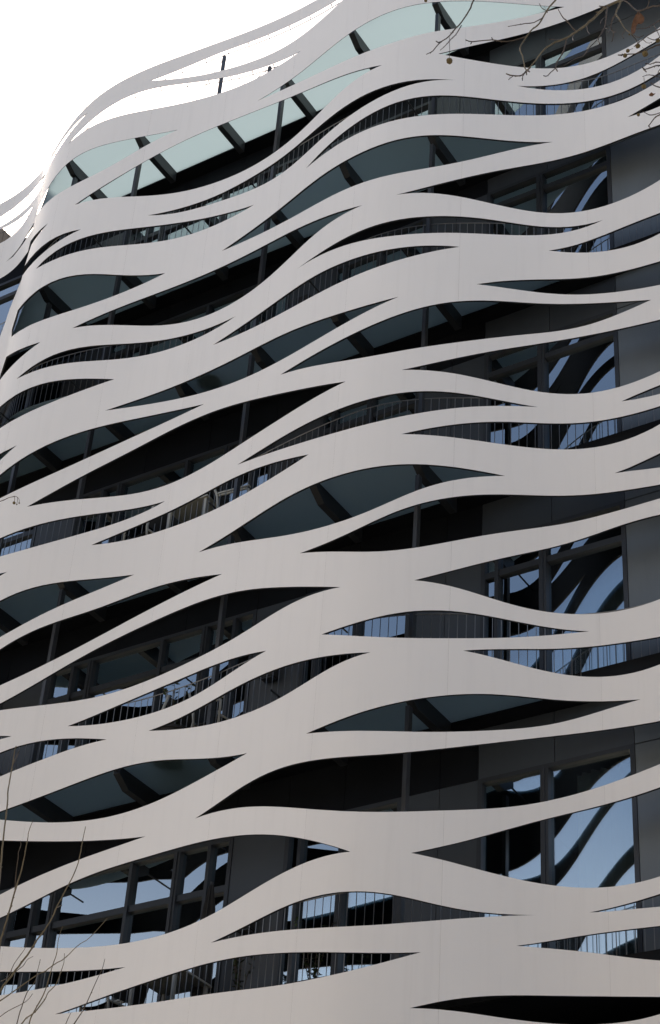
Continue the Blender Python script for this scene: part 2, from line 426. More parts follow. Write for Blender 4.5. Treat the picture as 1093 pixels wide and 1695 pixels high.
# outlines of the openings in the screen, (X, Z) in metres: upper edge, lower edge
HOLES = {
'1': ([(-14.904,25.975),(-14.745,26.021),(-14.593,26.064),(-14.446,26.102),(-14.305,26.134),(-14.171,26.157),(-14.043,26.173),(-13.922,26.179),(-13.806,26.176),(-13.692,26.166),(-13.576,26.151),(-13.452,26.128),(-13.314,26.098),(-13.164,26.062),(-13,26.018),(-12.826,25.969),(-12.643,25.917),(-12.456,25.864),(-12.268,25.811),(-12.081,25.762),(-11.898,25.717),(-11.72,25.68),(-11.547,25.651),(-11.381,25.63),(-11.221,25.618),(-11.068,25.616),(-10.32,25.615)],
  [(-14.904,25.975),(-14.742,25.945),(-14.578,25.914),(-14.413,25.883),(-14.245,25.847),(-14.072,25.806),(-13.893,25.756),(-13.706,25.697),(-13.518,25.637),(-13.329,25.578),(-13.139,25.517),(-12.948,25.457),(-12.758,25.4),(-12.572,25.347),(-12.389,25.304),(-12.212,25.271),(-12.043,25.253),(-11.881,25.249),(-11.726,25.26),(-11.578,25.283),(-11.436,25.317),(-11.298,25.359),(-11.164,25.408),(-11.033,25.463),(-10.905,25.522),(-10.32,25.615)]),
'2': ([(-16.297,24.886),(-16.188,24.993),(-16.079,25.1),(-15.966,25.203),(-15.85,25.301),(-15.73,25.393),(-15.607,25.479),(-15.48,25.556),(-15.35,25.624),(-15.215,25.679),(-15.076,25.722),(-14.933,25.75),(-14.785,25.763),(-14.632,25.761),(-14.473,25.746),(-14.309,25.717),(-14.139,25.675),(-13.961,25.62),(-13.776,25.551),(-13.586,25.477),(-13.396,25.402),(-13.205,25.328),(-13.014,25.255),(-12.823,25.182),(-12.633,25.113),(-12.446,25.048),(-12.262,24.989),(-12.082,24.938),(-11.907,24.898),(-11.737,24.869)],
  [(-16.297,24.886),(-16.166,24.962),(-16.032,25.029),(-15.894,25.084),(-15.752,25.128),(-15.608,25.161),(-15.461,25.185),(-15.314,25.202),(-15.166,25.212),(-15.017,25.218),(-14.867,25.221),(-14.717,25.22),(-14.565,25.216),(-14.41,25.208),(-14.252,25.196),(-14.09,25.176),(-13.921,25.149),(-13.746,25.111),(-13.568,25.07),(-13.391,25.03),(-13.213,24.991),(-13.037,24.955),(-12.863,24.923),(-12.692,24.897),(-12.524,24.877),(-12.36,24.864),(-12.2,24.857),(-12.042,24.856),(-11.888,24.86),(-11.737,24.869)]),
'2b': ([(-20.138,25.877),(-20.032,25.924),(-19.896,25.971),(-19.722,26.011),(-19.547,26.034),(-19.381,26.045),(-19.242,26.17),(-18.82,26.399),(-18.385,26.419),(-17.045,25.1),(-16.863,25.033),(-16.734,25.04),(-16.626,25.076),(-16.529,25.127),(-16.437,25.187),(-16.348,25.252),(-16.26,25.32),(-16.172,25.39),(-16.08,25.455),(-15.983,25.515)],
  [(-20.138,25.877),(-20.032,25.841),(-19.896,25.808),(-19.722,25.786),(-19.547,25.781),(-19.337,25.788),(-19.254,25.842),(-19.168,25.892),(-19.079,25.937),(-18.986,25.978),(-18.889,26.011),(-18.786,26.038),(-18.678,26.056),(-18.564,26.063),(-18.441,26.057),(-18.303,26.03),(-17.04,24.932),(-16.862,24.869),(-16.737,24.877),(-16.632,24.915),(-16.539,24.969),(-16.453,25.034),(-16.371,25.106),(-16.293,25.184),(-16.217,25.267),(-16.141,25.351),(-16.063,25.434),(-15.983,25.515)]),
'3': ([(-19.028,24.783),(-18.983,24.809),(-18.939,24.836),(-18.895,24.862),(-18.851,24.888),(-18.807,24.914),(-18.764,24.941),(-18.721,24.967),(-18.679,24.994),(-18.638,25.022),(-18.598,25.051),(-18.559,25.081),(-17.136,24.15),(-16.882,24.054),(-16.721,24.081),(-16.583,24.141),(-16.453,24.213),(-16.326,24.289),(-16.198,24.364),(-16.064,24.427),(-15.921,24.474),(-15.772,24.506),(-15.62,24.527),(-15.466,24.541),(-15.313,24.55),(-15.16,24.557),(-15.009,24.562),(-14.858,24.566),(-14.707,24.567),(-14.554,24.565),(-14.399,24.557),(-14.241,24.543)],
  [(-19.028,24.783),(-18.853,24.833),(-18.683,24.929),(-18.554,24.971),(-17.213,24.025),(-16.811,23.734),(-16.584,23.671),(-16.396,23.659),(-16.231,23.675),(-16.077,23.705),(-15.925,23.738),(-15.778,23.777),(-15.637,23.823),(-15.503,23.879),(-15.374,23.943),(-15.25,24.015),(-15.13,24.091),(-15.011,24.17),(-14.892,24.249),(-14.771,24.325),(-14.647,24.394),(-14.518,24.455),(-14.383,24.505),(-14.241,24.543)]),
'4': ([(-12.6,24.288),(-12.438,24.282),(-12.278,24.28),(-12.121,24.281),(-11.967,24.287),(-11.818,24.299),(-11.674,24.319),(-11.533,24.346),(-11.396,24.379),(-11.261,24.415),(-11.127,24.452),(-10.992,24.489),(-10.857,24.522),(-10.72,24.551),(-10.581,24.573),(-10.439,24.589),(-10.296,24.596),(-10.151,24.595),(-10.004,24.586),(-9.864,24.585),(-9.732,24.596),(-9.605,24.613),(-9.484,24.634),(-9.366,24.659),(-9.252,24.685),(-9.14,24.713),(-9.031,24.741),(-8.923,24.77),(-8.816,24.797),(-8.71,24.822),(-8.605,24.845),(-8.499,24.865),(-8.392,24.881),(-8.285,24.893),(-8.176,24.901),(-8.064,24.904),(-7.95,24.901),(-7.832,24.892),(-7.711,24.873)],
  [(-12.6,24.288),(-12.425,24.25),(-12.251,24.212),(-12.078,24.172),(-11.907,24.133),(-11.738,24.096),(-11.572,24.062),(-11.408,24.03),(-11.247,24.003),(-11.086,23.978),(-10.927,23.954),(-10.768,23.932),(-10.608,23.91),(-10.448,23.887),(-10.29,23.864),(-10.135,23.842),(-9.987,23.823),(-9.856,23.822),(-9.743,23.835),(-9.647,23.856),(-9.568,23.879),(-9.503,23.901),(-9.447,23.921),(-9.393,23.94),(-9.335,23.961),(-9.268,23.987),(-9.19,24.019),(-9.102,24.059),(-9.006,24.107),(-8.904,24.163),(-8.798,24.225),(-8.691,24.291),(-8.583,24.361),(-8.476,24.433),(-8.369,24.506),(-8.262,24.578),(-8.155,24.648),(-8.047,24.715),(-7.937,24.775),(-7.825,24.829),(-7.711,24.873)]),
'5': ([(-15.853,23.219),(-15.732,23.292),(-15.613,23.366),(-15.495,23.441),(-15.379,23.518),(-15.263,23.595),(-15.147,23.672),(-15.032,23.75),(-14.916,23.827),(-14.798,23.903),(-14.679,23.975),(-14.557,24.042),(-14.431,24.102),(-14.301,24.154),(-14.164,24.196),(-14.022,24.226),(-13.871,24.24),(-13.712,24.24),(-13.549,24.23),(-13.383,24.213),(-13.214,24.188),(-13.043,24.157),(-12.87,24.122),(-12.696,24.081),(-12.52,24.037),(-12.345,23.99),(-12.17,23.942),(-11.995,23.893),(-11.823,23.845),(-11.653,23.801),(-11.485,23.759),(-11.321,23.721),(-11.159,23.686),(-10.999,23.651),(-10.84,23.616),(-10.683,23.578),(-10.527,23.537),(-10.372,23.492),(-10.217,23.442),(-10.063,23.388)],
  [(-15.853,23.219),(-15.699,23.225),(-15.549,23.224),(-15.399,23.217),(-15.251,23.202),(-15.103,23.183),(-14.955,23.159),(-14.806,23.132),(-14.657,23.105),(-14.506,23.076),(-14.352,23.048),(-14.195,23.018),(-14.035,22.986),(-13.869,22.951),(-13.698,22.911),(-13.527,22.874),(-13.356,22.84),(-13.187,22.809),(-13.018,22.781),(-12.852,22.757),(-12.688,22.739),(-12.527,22.727),(-12.371,22.722),(-12.219,22.725),(-12.073,22.736),(-11.931,22.755),(-11.795,22.783),(-11.664,22.82),(-11.538,22.864),(-11.416,22.916),(-11.299,22.974),(-11.183,23.036),(-11.069,23.1),(-10.955,23.163),(-10.84,23.223),(-10.721,23.277),(-10.599,23.322),(-10.473,23.357),(-10.341,23.38),(-10.205,23.39),(-10.063,23.388)]),
'6': ([(-14.533,22.631),(-14.384,22.623),(-14.233,22.614),(-14.078,22.602),(-13.919,22.586),(-13.754,22.563),(-13.589,22.541),(-13.424,22.521),(-13.261,22.505),(-13.099,22.492),(-12.938,22.484),(-12.779,22.478),(-12.622,22.475),(-12.467,22.474),(-12.314,22.476),(-12.164,22.481),(-12.017,22.492),(-11.875,22.51),(-11.738,22.536),(-11.605,22.568),(-11.476,22.607),(-11.349,22.648),(-11.223,22.692),(-11.097,22.735),(-10.969,22.775),(-10.839,22.811),(-10.707,22.84),(-10.572,22.862),(-10.434,22.876),(-10.295,22.881),(-10.155,22.876),(-10.015,22.863),(-9.883,22.855),(-9.761,22.855),(-9.646,22.86),(-9.538,22.867),(-9.434,22.876),(-9.333,22.886),(-9.233,22.895),(-9.133,22.904),(-9.033,22.911)],
  [(-14.533,22.631),(-14.378,22.59),(-14.221,22.554),(-14.061,22.52),(-13.897,22.486),(-13.728,22.448),(-13.558,22.412),(-13.387,22.377),(-13.215,22.34),(-13.041,22.3),(-12.867,22.259),(-12.693,22.219),(-12.522,22.182),(-12.355,22.152),(-12.194,22.132),(-12.039,22.125),(-11.892,22.131),(-11.753,22.151),(-11.621,22.183),(-11.494,22.224),(-11.371,22.272),(-11.25,22.324),(-11.13,22.376),(-11.009,22.426),(-10.887,22.473),(-10.762,22.516),(-10.635,22.554),(-10.506,22.588),(-10.376,22.618),(-10.244,22.642),(-10.112,22.661),(-9.981,22.676),(-9.857,22.698),(-9.742,22.728),(-9.632,22.76),(-9.528,22.792),(-9.427,22.823),(-9.329,22.851),(-9.23,22.876),(-9.132,22.896),(-9.033,22.911)]),
'7': ([(-11.361,21.912),(-11.255,21.984),(-11.145,22.051),(-11.033,22.112),(-10.917,22.168),(-10.799,22.218),(-10.678,22.264),(-10.554,22.303),(-10.427,22.337),(-10.299,22.364),(-10.168,22.384),(-10.035,22.396),(-9.904,22.41),(-9.78,22.43),(-9.661,22.453),(-9.545,22.477),(-9.433,22.5),(-9.324,22.521),(-9.217,22.54),(-9.112,22.555),(-9.009,22.568),(-8.908,22.579),(-8.808,22.588),(-8.709,22.596),(-8.61,22.604),(-8.51,22.612),(-8.411,22.621),(-8.31,22.63),(-8.207,22.639),(-8.103,22.647),(-7.996,22.654),(-7.886,22.659),(-7.773,22.66),(-7.657,22.658),(-7.536,22.65),(-7.411,22.634),(-7.28,22.611),(-7.146,22.578),(-7.009,22.543),(-6.871,22.506),(-6.732,22.466),(-6.592,22.426),(-6.453,22.384),(-6.314,22.344),(-6.177,22.305),(-5.529,22.158)],
  [(-11.361,21.912),(-11.235,21.953),(-11.107,21.987),(-10.977,22.016),(-10.845,22.039),(-10.711,22.057),(-10.575,22.069),(-10.438,22.074),(-10.299,22.073),(-10.16,22.065),(-10.019,22.051),(-9.885,22.044),(-9.758,22.046),(-9.638,22.057),(-9.523,22.072),(-9.411,22.091),(-9.304,22.112),(-9.199,22.135),(-9.096,22.159),(-8.995,22.182),(-8.895,22.206),(-8.796,22.23),(-8.697,22.254),(-8.599,22.277),(-8.5,22.3),(-8.401,22.322),(-8.3,22.344),(-8.198,22.365),(-8.094,22.385),(-7.988,22.403),(-7.88,22.42),(-7.768,22.433),(-7.653,22.442),(-7.533,22.445),(-7.409,22.44),(-7.281,22.425),(-7.148,22.4),(-7.013,22.37),(-6.876,22.336),(-6.738,22.299),(-6.599,22.26),(-6.461,22.22),(-6.323,22.179),(-6.187,22.141),(-5.529,22.158)]),
'8': ([(-8.324,22.987),(-8.216,23.003),(-8.106,23.024),(-7.995,23.048),(-7.881,23.074),(-7.764,23.101),(-7.645,23.127),(-7.522,23.15),(-7.395,23.169),(-7.265,23.18),(-7.13,23.182),(-6.994,23.179),(-6.856,23.17),(-6.716,23.152),(-6.574,23.124),(-6.43,23.085),(-6.284,23.036),(-6.137,22.977),(-5.334,22.728)],
  [(-8.324,22.987),(-8.213,22.975),(-8.1,22.967),(-7.983,22.961),(-7.863,22.955),(-7.739,22.949),(-7.61,22.939),(-7.476,22.924),(-7.337,22.902),(-7.192,22.871),(-7.045,22.837),(-6.896,22.803),(-6.747,22.768),(-6.597,22.734),(-6.449,22.7),(-6.302,22.669),(-6.157,22.641),(-5.334,22.728)]),
'9': ([(-9.253,23.465),(-9.148,23.527),(-9.045,23.594),(-8.944,23.665),(-8.843,23.738),(-8.743,23.813),(-8.643,23.89),(-8.543,23.967),(-8.441,24.045),(-8.339,24.122),(-8.236,24.2),(-8.131,24.276),(-8.024,24.35),(-7.915,24.42),(-7.803,24.485),(-7.688,24.542),(-7.569,24.589),(-7.445,24.624),(-7.316,24.642),(-7.181,24.642),(-7.042,24.627),(-6.9,24.6),(-6.755,24.558),(-6.607,24.504),(-6.456,24.437),(-4.531,23.62)],
  [(-9.253,23.465),(-9.144,23.443),(-9.038,23.427),(-8.933,23.417),(-8.83,23.411),(-8.727,23.408),(-8.625,23.407),(-8.522,23.409),(-8.419,23.411),(-8.314,23.416),(-8.207,23.421),(-8.099,23.429),(-7.988,23.437),(-7.873,23.447),(-7.756,23.457),(-7.635,23.465),(-7.51,23.47),(-7.38,23.469),(-7.246,23.46),(-7.108,23.443),(-6.969,23.424),(-6.829,23.4),(-6.687,23.372),(-6.545,23.34),(-6.403,23.303),(-6.262,23.265),(-6.122,23.225),(-4.531,23.62)]),
'9b': ([(-6.793,21.913),(-6.58,21.886),(-6.382,21.838),(-6.208,21.786),(-5.564,21.617)],
  [(-6.793,21.913),(-6.584,21.815),(-6.389,21.711),(-6.218,21.626),(-5.564,21.617)]),
'10': ([(-21.319,23.444),(-21.014,23.728),(-20.623,24.003),(-20.123,24.227),(-19.624,24.337),(-19.146,24.374),(-19.093,24.387),(-19.04,24.399),(-18.986,24.41),(-18.931,24.421),(-18.875,24.43),(-18.818,24.439),(-18.759,24.446),(-18.699,24.451),(-18.636,24.453),(-18.571,24.453),(-18.502,24.448),(-17.145,23.345),(-16.925,23.175),(-16.784,23.106),(-16.668,23.069),(-16.565,23.05),(-16.471,23.041),(-16.381,23.039)],
  [(-21.319,23.444),(-21.014,23.185),(-20.623,22.944),(-20.123,22.764),(-19.624,22.697),(-18.76,22.701),(-18.679,22.765),(-18.594,23.016),(-18.513,23.306),(-16.928,23.014),(-16.749,22.965),(-16.61,22.968),(-16.49,22.996),(-16.381,23.039)]),
'11': ([(-17.395,22.78),(-17.216,22.854),(-16.811,22.577),(-16.596,22.532),(-16.421,22.535),(-16.263,22.557),(-16.114,22.584),(-15.961,22.599),(-15.804,22.599),(-15.642,22.586)],
  [(-17.395,22.78),(-17.275,22.706),(-16.813,22.355),(-16.602,22.309),(-16.437,22.319),(-16.293,22.354),(-16.162,22.404),(-16.033,22.455),(-15.904,22.502),(-15.774,22.546),(-15.642,22.586)]),
'12': ([(-16.449,22.052),(-16.312,22.116),(-16.182,22.183),(-16.051,22.244),(-15.915,22.293),(-15.776,22.332),(-15.634,22.362),(-15.49,22.384),(-15.346,22.398),(-15.201,22.405),(-15.056,22.406),(-14.91,22.402),(-14.763,22.393),(-14.614,22.38),(-14.463,22.362),(-14.309,22.339),(-14.15,22.31),(-13.985,22.273),(-13.813,22.225),(-13.636,22.171),(-13.457,22.116),(-13.278,22.059),(-13.098,22.003),(-12.918,21.947),(-12.739,21.893),(-12.561,21.841),(-12.384,21.793)],
  [(-16.449,22.052),(-16.258,22.034),(-16.096,22.045),(-15.939,22.057),(-15.787,22.068),(-15.638,22.075),(-15.49,22.078),(-15.344,22.077),(-15.198,22.071),(-15.053,22.061),(-14.907,22.047),(-14.761,22.031),(-14.613,22.013),(-14.464,21.994),(-14.312,21.974),(-14.157,21.952),(-13.998,21.929),(-13.835,21.903),(-13.669,21.876),(-13.503,21.854),(-13.338,21.835),(-13.175,21.819),(-13.013,21.807),(-12.852,21.797),(-12.694,21.792),(-12.538,21.79),(-12.384,21.793)]),
'13': ([(-17.009,21.202),(-16.854,21.474),(-16.635,21.433),(-16.459,21.443),(-16.304,21.474),(-16.158,21.512),(-16.012,21.541),(-15.861,21.556),(-15.71,21.559),(-15.557,21.549),(-15.405,21.528),(-15.254,21.499),(-15.104,21.463),(-14.955,21.423),(-14.806,21.383),(-14.657,21.344),(-14.507,21.308),(-14.355,21.274),(-14.201,21.242),(-14.043,21.212)],
  [(-17.009,21.202),(-16.889,20.931),(-16.57,20.777),(-16.352,20.734),(-16.173,20.73),(-16.006,20.736),(-15.844,20.745),(-15.689,20.759),(-15.54,20.779),(-15.396,20.804),(-15.257,20.835),(-15.121,20.871),(-14.987,20.91),(-14.855,20.952),(-14.723,20.997),(-14.59,21.042),(-14.457,21.087),(-14.322,21.131),(-14.184,21.173),(-14.043,21.212)]),
'14': ([(-17.945,20.451),(-17.83,20.497),(-17.683,20.538),(-17.494,20.567),(-17.305,20.574),(-16.954,20.567),(-16.749,20.43),(-16.606,20.361),(-16.489,20.32),(-16.388,20.294),(-16.297,20.279),(-16.213,20.271),(-16.134,20.267),(-16.055,20.264),(-15.978,20.261)],
  [(-17.945,20.451),(-17.83,20.393),(-17.683,20.335),(-17.494,20.286),(-17.305,20.259),(-17.125,20.246),(-16.88,20.098),(-16.733,20.054),(-16.617,20.043),(-16.517,20.05),(-16.428,20.067),(-16.345,20.091),(-16.268,20.121),(-16.194,20.156),(-16.122,20.191),(-16.05,20.226),(-15.978,20.261)]),
'15': ([(-16.328,19.644),(-16.198,19.708),(-16.073,19.771),(-15.945,19.825),(-15.814,19.871),(-15.682,19.908),(-15.547,19.934),(-15.411,19.952),(-15.273,19.96),(-15.134,19.96),(-14.993,19.953),(-14.852,19.94),(-14.709,19.922),(-14.564,19.901),(-14.417,19.877),(-14.266,19.851),(-14.112,19.821),(-13.954,19.789),(-13.789,19.752),(-13.622,19.715),(-13.456,19.681),(-13.29,19.652),(-13.126,19.626),(-12.962,19.604),(-12.801,19.586),(-12.641,19.573),(-12.483,19.565)],
  [(-16.328,19.644),(-16.164,19.653),(-16.01,19.665),(-15.86,19.674),(-15.713,19.679),(-15.568,19.679),(-15.424,19.675),(-15.283,19.667),(-15.142,19.656),(-15.001,19.642),(-14.861,19.628),(-14.721,19.614),(-14.58,19.601),(-14.438,19.589),(-14.293,19.578),(-14.146,19.568),(-13.996,19.557),(-13.841,19.544),(-13.683,19.53),(-13.526,19.519),(-13.37,19.513),(-13.216,19.51),(-13.064,19.511),(-12.914,19.517),(-12.767,19.527),(-12.624,19.543),(-12.483,19.565)]),
'16': ([(-19.921,19.004),(-19.466,19.168),(-18.881,19.315),(-18.134,19.405),(-17.387,19.395),(-16.672,19.304),(-16.455,19.282),(-16.281,19.297),(-16.126,19.324),(-15.972,19.344),(-15.818,19.355),(-15.665,19.358),(-15.514,19.353),(-15.363,19.342),(-15.214,19.325),(-15.065,19.303),(-14.917,19.276),(-14.769,19.245),(-14.618,19.209)],
  [(-19.921,19.004),(-19.466,18.872),(-18.881,18.755),(-18.134,18.685),(-17.387,18.693),(-16.496,18.763),(-16.303,18.761),(-16.142,18.788),(-15.991,18.822),(-15.844,18.857),(-15.7,18.894),(-15.56,18.932),(-15.423,18.972),(-15.288,19.013),(-15.155,19.056),(-15.023,19.098),(-14.89,19.138),(-14.755,19.176),(-14.618,19.209)]),
'17': ([(-15.448,20.396),(-15.328,20.449),(-15.208,20.501),(-15.088,20.552),(-14.968,20.601),(-14.846,20.647),(-14.722,20.689),(-14.596,20.728),(-14.468,20.762),(-14.336,20.791),(-14.199,20.814),(-14.058,20.83),(-13.912,20.837),(-13.759,20.837),(-13.604,20.832),(-13.448,20.825),(-13.291,20.817),(-13.134,20.807),(-12.976,20.796),(-12.818,20.785),(-12.66,20.774),(-12.503,20.763),(-12.347,20.752),(-12.191,20.742),(-12.037,20.733),(-11.884,20.723),(-11.731,20.713),(-11.579,20.702),(-11.428,20.688),(-11.276,20.672),(-11.125,20.653),(-10.975,20.632),(-10.825,20.607),(-10.676,20.581),(-10.528,20.552),(-10.381,20.521),(-10.235,20.489)],
  [(-15.448,20.396),(-15.306,20.395),(-15.165,20.387),(-15.023,20.371),(-14.881,20.348),(-14.737,20.319),(-14.591,20.283),(-14.442,20.242),(-14.289,20.197),(-14.132,20.15),(-13.971,20.1),(-13.804,20.049),(-13.635,20),(-13.467,19.959),(-13.301,19.926),(-13.137,19.901),(-12.976,19.884),(-12.819,19.875),(-12.665,19.873),(-12.515,19.879),(-12.37,19.891),(-12.23,19.911),(-12.095,19.938),(-11.965,19.973),(-11.839,20.013),(-11.718,20.06),(-11.599,20.11),(-11.483,20.164),(-11.368,20.22),(-11.254,20.274),(-11.137,20.325),(-11.018,20.371),(-10.896,20.41),(-10.77,20.441),(-10.641,20.465),(-10.509,20.48),(-10.373,20.488),(-10.235,20.489)]),
'18': ([(-12.957,21.145),(-12.817,21.17),(-12.676,21.194),(-12.536,21.216),(-12.395,21.239),(-12.256,21.262),(-12.118,21.286),(-11.982,21.313),(-11.847,21.343),(-11.715,21.375),(-11.585,21.409),(-11.457,21.445),(-11.328,21.48),(-11.2,21.512),(-11.072,21.541),(-10.943,21.566),(-10.814,21.585),(-10.683,21.6),(-10.553,21.61),(-10.421,21.617),(-10.288,21.62),(-10.154,21.618),(-10.019,21.611),(-9.888,21.61),(-9.763,21.618),(-9.644,21.631),(-9.529,21.646),(-9.418,21.662),(-9.31,21.677),(-9.204,21.691),(-9.101,21.703),(-9,21.714),(-8.901,21.723),(-8.802,21.733),(-8.704,21.742),(-8.607,21.752),(-8.509,21.762),(-8.411,21.774),(-8.311,21.787),(-8.21,21.8),(-8.107,21.813),(-8.002,21.826),(-7.894,21.836)],
  [(-12.957,21.145),(-12.794,21.125),(-12.631,21.104),(-12.468,21.083),(-12.306,21.062),(-12.145,21.042),(-11.987,21.025),(-11.831,21.011),(-11.677,21),(-11.527,20.992),(-11.379,20.989),(-11.233,20.988),(-11.09,20.989),(-10.947,20.99),(-10.805,20.99),(-10.663,20.987),(-10.522,20.981),(-10.38,20.97),(-10.239,20.956),(-10.097,20.936),(-9.958,20.916),(-9.828,20.909),(-9.706,20.913),(-9.59,20.927),(-9.478,20.949),(-9.371,20.979),(-9.268,21.016),(-9.167,21.06),(-9.069,21.111),(-8.972,21.168),(-8.877,21.23),(-8.782,21.296),(-8.688,21.365),(-8.593,21.436),(-8.499,21.507),(-8.403,21.576),(-8.306,21.642),(-8.207,21.703),(-8.105,21.756),(-8.002,21.801),(-7.894,21.836)]),
'19': ([(-9.711,20.481),(-9.598,20.504),(-9.489,20.538),(-9.385,20.581),(-9.284,20.631),(-9.185,20.686),(-9.088,20.745),(-8.993,20.807),(-8.898,20.871),(-8.803,20.936),(-8.709,21.001),(-8.614,21.065),(-8.519,21.127),(-8.422,21.186),(-8.325,21.243),(-8.226,21.296),(-8.125,21.347),(-8.022,21.395),(-7.917,21.439),(-7.81,21.48),(-7.699,21.517),(-7.585,21.548),(-7.468,21.572),(-7.346,21.586),(-7.219,21.587),(-7.088,21.577),(-6.954,21.557),(-6.817,21.525),(-6.677,21.481),(-6.533,21.423),(-6.387,21.352),(-6.239,21.269),(-4.801,20.563)],
  [(-9.711,20.481),(-9.594,20.484),(-9.482,20.488),(-9.374,20.491),(-9.27,20.492),(-9.169,20.491),(-9.07,20.487),(-8.973,20.48),(-8.877,20.471),(-8.783,20.46),(-8.689,20.448),(-8.595,20.435),(-8.502,20.423),(-8.407,20.411),(-8.312,20.4),(-8.215,20.391),(-8.116,20.384),(-8.015,20.38),(-7.911,20.379),(-7.805,20.38),(-7.695,20.382),(-7.581,20.384),(-7.464,20.385),(-7.343,20.382),(-7.218,20.372),(-7.089,20.359),(-6.96,20.343),(-6.829,20.324),(-6.697,20.303),(-6.565,20.279),(-6.433,20.253),(-6.301,20.227),(-4.801,20.563)]),
'20': ([(-11.336,19.836),(-11.205,19.863),(-11.075,19.889),(-10.944,19.913),(-10.813,19.935),(-10.681,19.953),(-10.549,19.968),(-10.415,19.978),(-10.281,19.982),(-10.145,19.981),(-10.009,19.973),(-9.879,19.97),(-9.756,19.975),(-9.639,19.985),(-9.527,19.998),(-9.418,20.013),(-9.312,20.029),(-9.21,20.046),(-9.109,20.063),(-9.011,20.078),(-8.914,20.092),(-8.818,20.103),(-8.722,20.112),(-8.627,20.117),(-8.532,20.119),(-8.437,20.118),(-8.341,20.116),(-8.243,20.112),(-8.144,20.109),(-8.043,20.106),(-7.94,20.106),(-7.834,20.107),(-7.725,20.11),(-7.612,20.113),(-7.496,20.116),(-7.375,20.117),(-7.25,20.113)],
  [(-11.336,19.836),(-11.201,19.853),(-11.064,19.863),(-10.925,19.864),(-10.785,19.859),(-10.643,19.846),(-10.501,19.827),(-10.358,19.802),(-10.216,19.772),(-10.075,19.738),(-9.937,19.705),(-9.81,19.686),(-9.69,19.678),(-9.576,19.678),(-9.467,19.685),(-9.363,19.696),(-9.261,19.71),(-9.162,19.727),(-9.065,19.745),(-8.97,19.763),(-8.876,19.781),(-8.782,19.799),(-8.688,19.817),(-8.595,19.834),(-8.501,19.852),(-8.406,19.87),(-8.311,19.888),(-8.214,19.907),(-8.116,19.927),(-8.016,19.947),(-7.913,19.969),(-7.809,19.992),(-7.703,20.017),(-7.594,20.042),(-7.482,20.068),(-7.368,20.092),(-7.25,20.113)]),
'21': ([(-12.871,19.21),(-12.732,19.233),(-12.594,19.254),(-12.455,19.274),(-12.317,19.294),(-12.18,19.315),(-12.044,19.336),(-11.909,19.358),(-11.775,19.382),(-11.643,19.406),(-11.511,19.43),(-11.379,19.453),(-11.247,19.474),(-11.114,19.49),(-10.979,19.502),(-10.843,19.508),(-10.705,19.508),(-10.567,19.503),(-10.428,19.494),(-10.289,19.481),(-10.15,19.465),(-10.013,19.445),(-9.882,19.433),(-9.76,19.43),(-9.644,19.434),(-9.533,19.442),(-9.427,19.453),(-9.323,19.465),(-9.222,19.477),(-9.124,19.488),(-9.027,19.499),(-8.932,19.506)],
  [(-12.871,19.21),(-12.709,19.19),(-12.549,19.171),(-12.389,19.154),(-12.232,19.139),(-12.077,19.126),(-11.923,19.116),(-11.773,19.109),(-11.624,19.105),(-11.479,19.104),(-11.335,19.105),(-11.194,19.108),(-11.054,19.113),(-10.916,19.118),(-10.779,19.123),(-10.643,19.129),(-10.508,19.133),(-10.373,19.136),(-10.24,19.138),(-10.107,19.139),(-9.976,19.14),(-9.853,19.152),(-9.737,19.174),(-9.626,19.204),(-9.52,19.239),(-9.417,19.279),(-9.316,19.322),(-9.218,19.367),(-9.122,19.414),(-9.026,19.46),(-8.932,19.506)]),
'22': ([(-8.744,18.854),(-8.648,18.902),(-8.552,18.948),(-8.455,18.989),(-8.356,19.024),(-8.256,19.054),(-8.155,19.078),(-8.051,19.097),(-7.945,19.109),(-7.836,19.116),(-7.724,19.118),(-7.608,19.115),(-7.488,19.107),(-7.363,19.091),(-7.233,19.067),(-7.099,19.035),(-6.962,18.997),(-6.822,18.953),(-6.679,18.901),(-6.533,18.841),(-6.386,18.773),(-5.521,18.424)],
  [(-8.744,18.854),(-8.648,18.858),(-8.552,18.861),(-8.456,18.862),(-8.359,18.862),(-8.261,18.86),(-8.161,18.856),(-8.06,18.851),(-7.956,18.845),(-7.849,18.838),(-7.739,18.828),(-7.625,18.815),(-7.506,18.797),(-7.383,18.772),(-7.254,18.738),(-7.121,18.693),(-6.984,18.642),(-6.844,18.585),(-6.702,18.519),(-6.557,18.447),(-6.409,18.368),(-5.521,18.424)]),
'23': ([(-7.965,19.65),(-7.85,19.684),(-7.732,19.72),(-7.612,19.755),(-7.488,19.787),(-7.359,19.811),(-7.225,19.823),(-7.086,19.823),(-6.944,19.811),(-6.797,19.786),(-6.647,19.747),(-6.493,19.693),(-6.336,19.627),(-5.506,19.348)],
  [(-7.965,19.65),(-7.852,19.635),(-7.736,19.617),(-7.615,19.597),(-7.49,19.573),(-7.359,19.543),(-7.223,19.505),(-7.082,19.463),(-6.94,19.421),(-6.796,19.379),(-6.65,19.338),(-6.504,19.298),(-6.358,19.261),(-5.506,19.348)]),
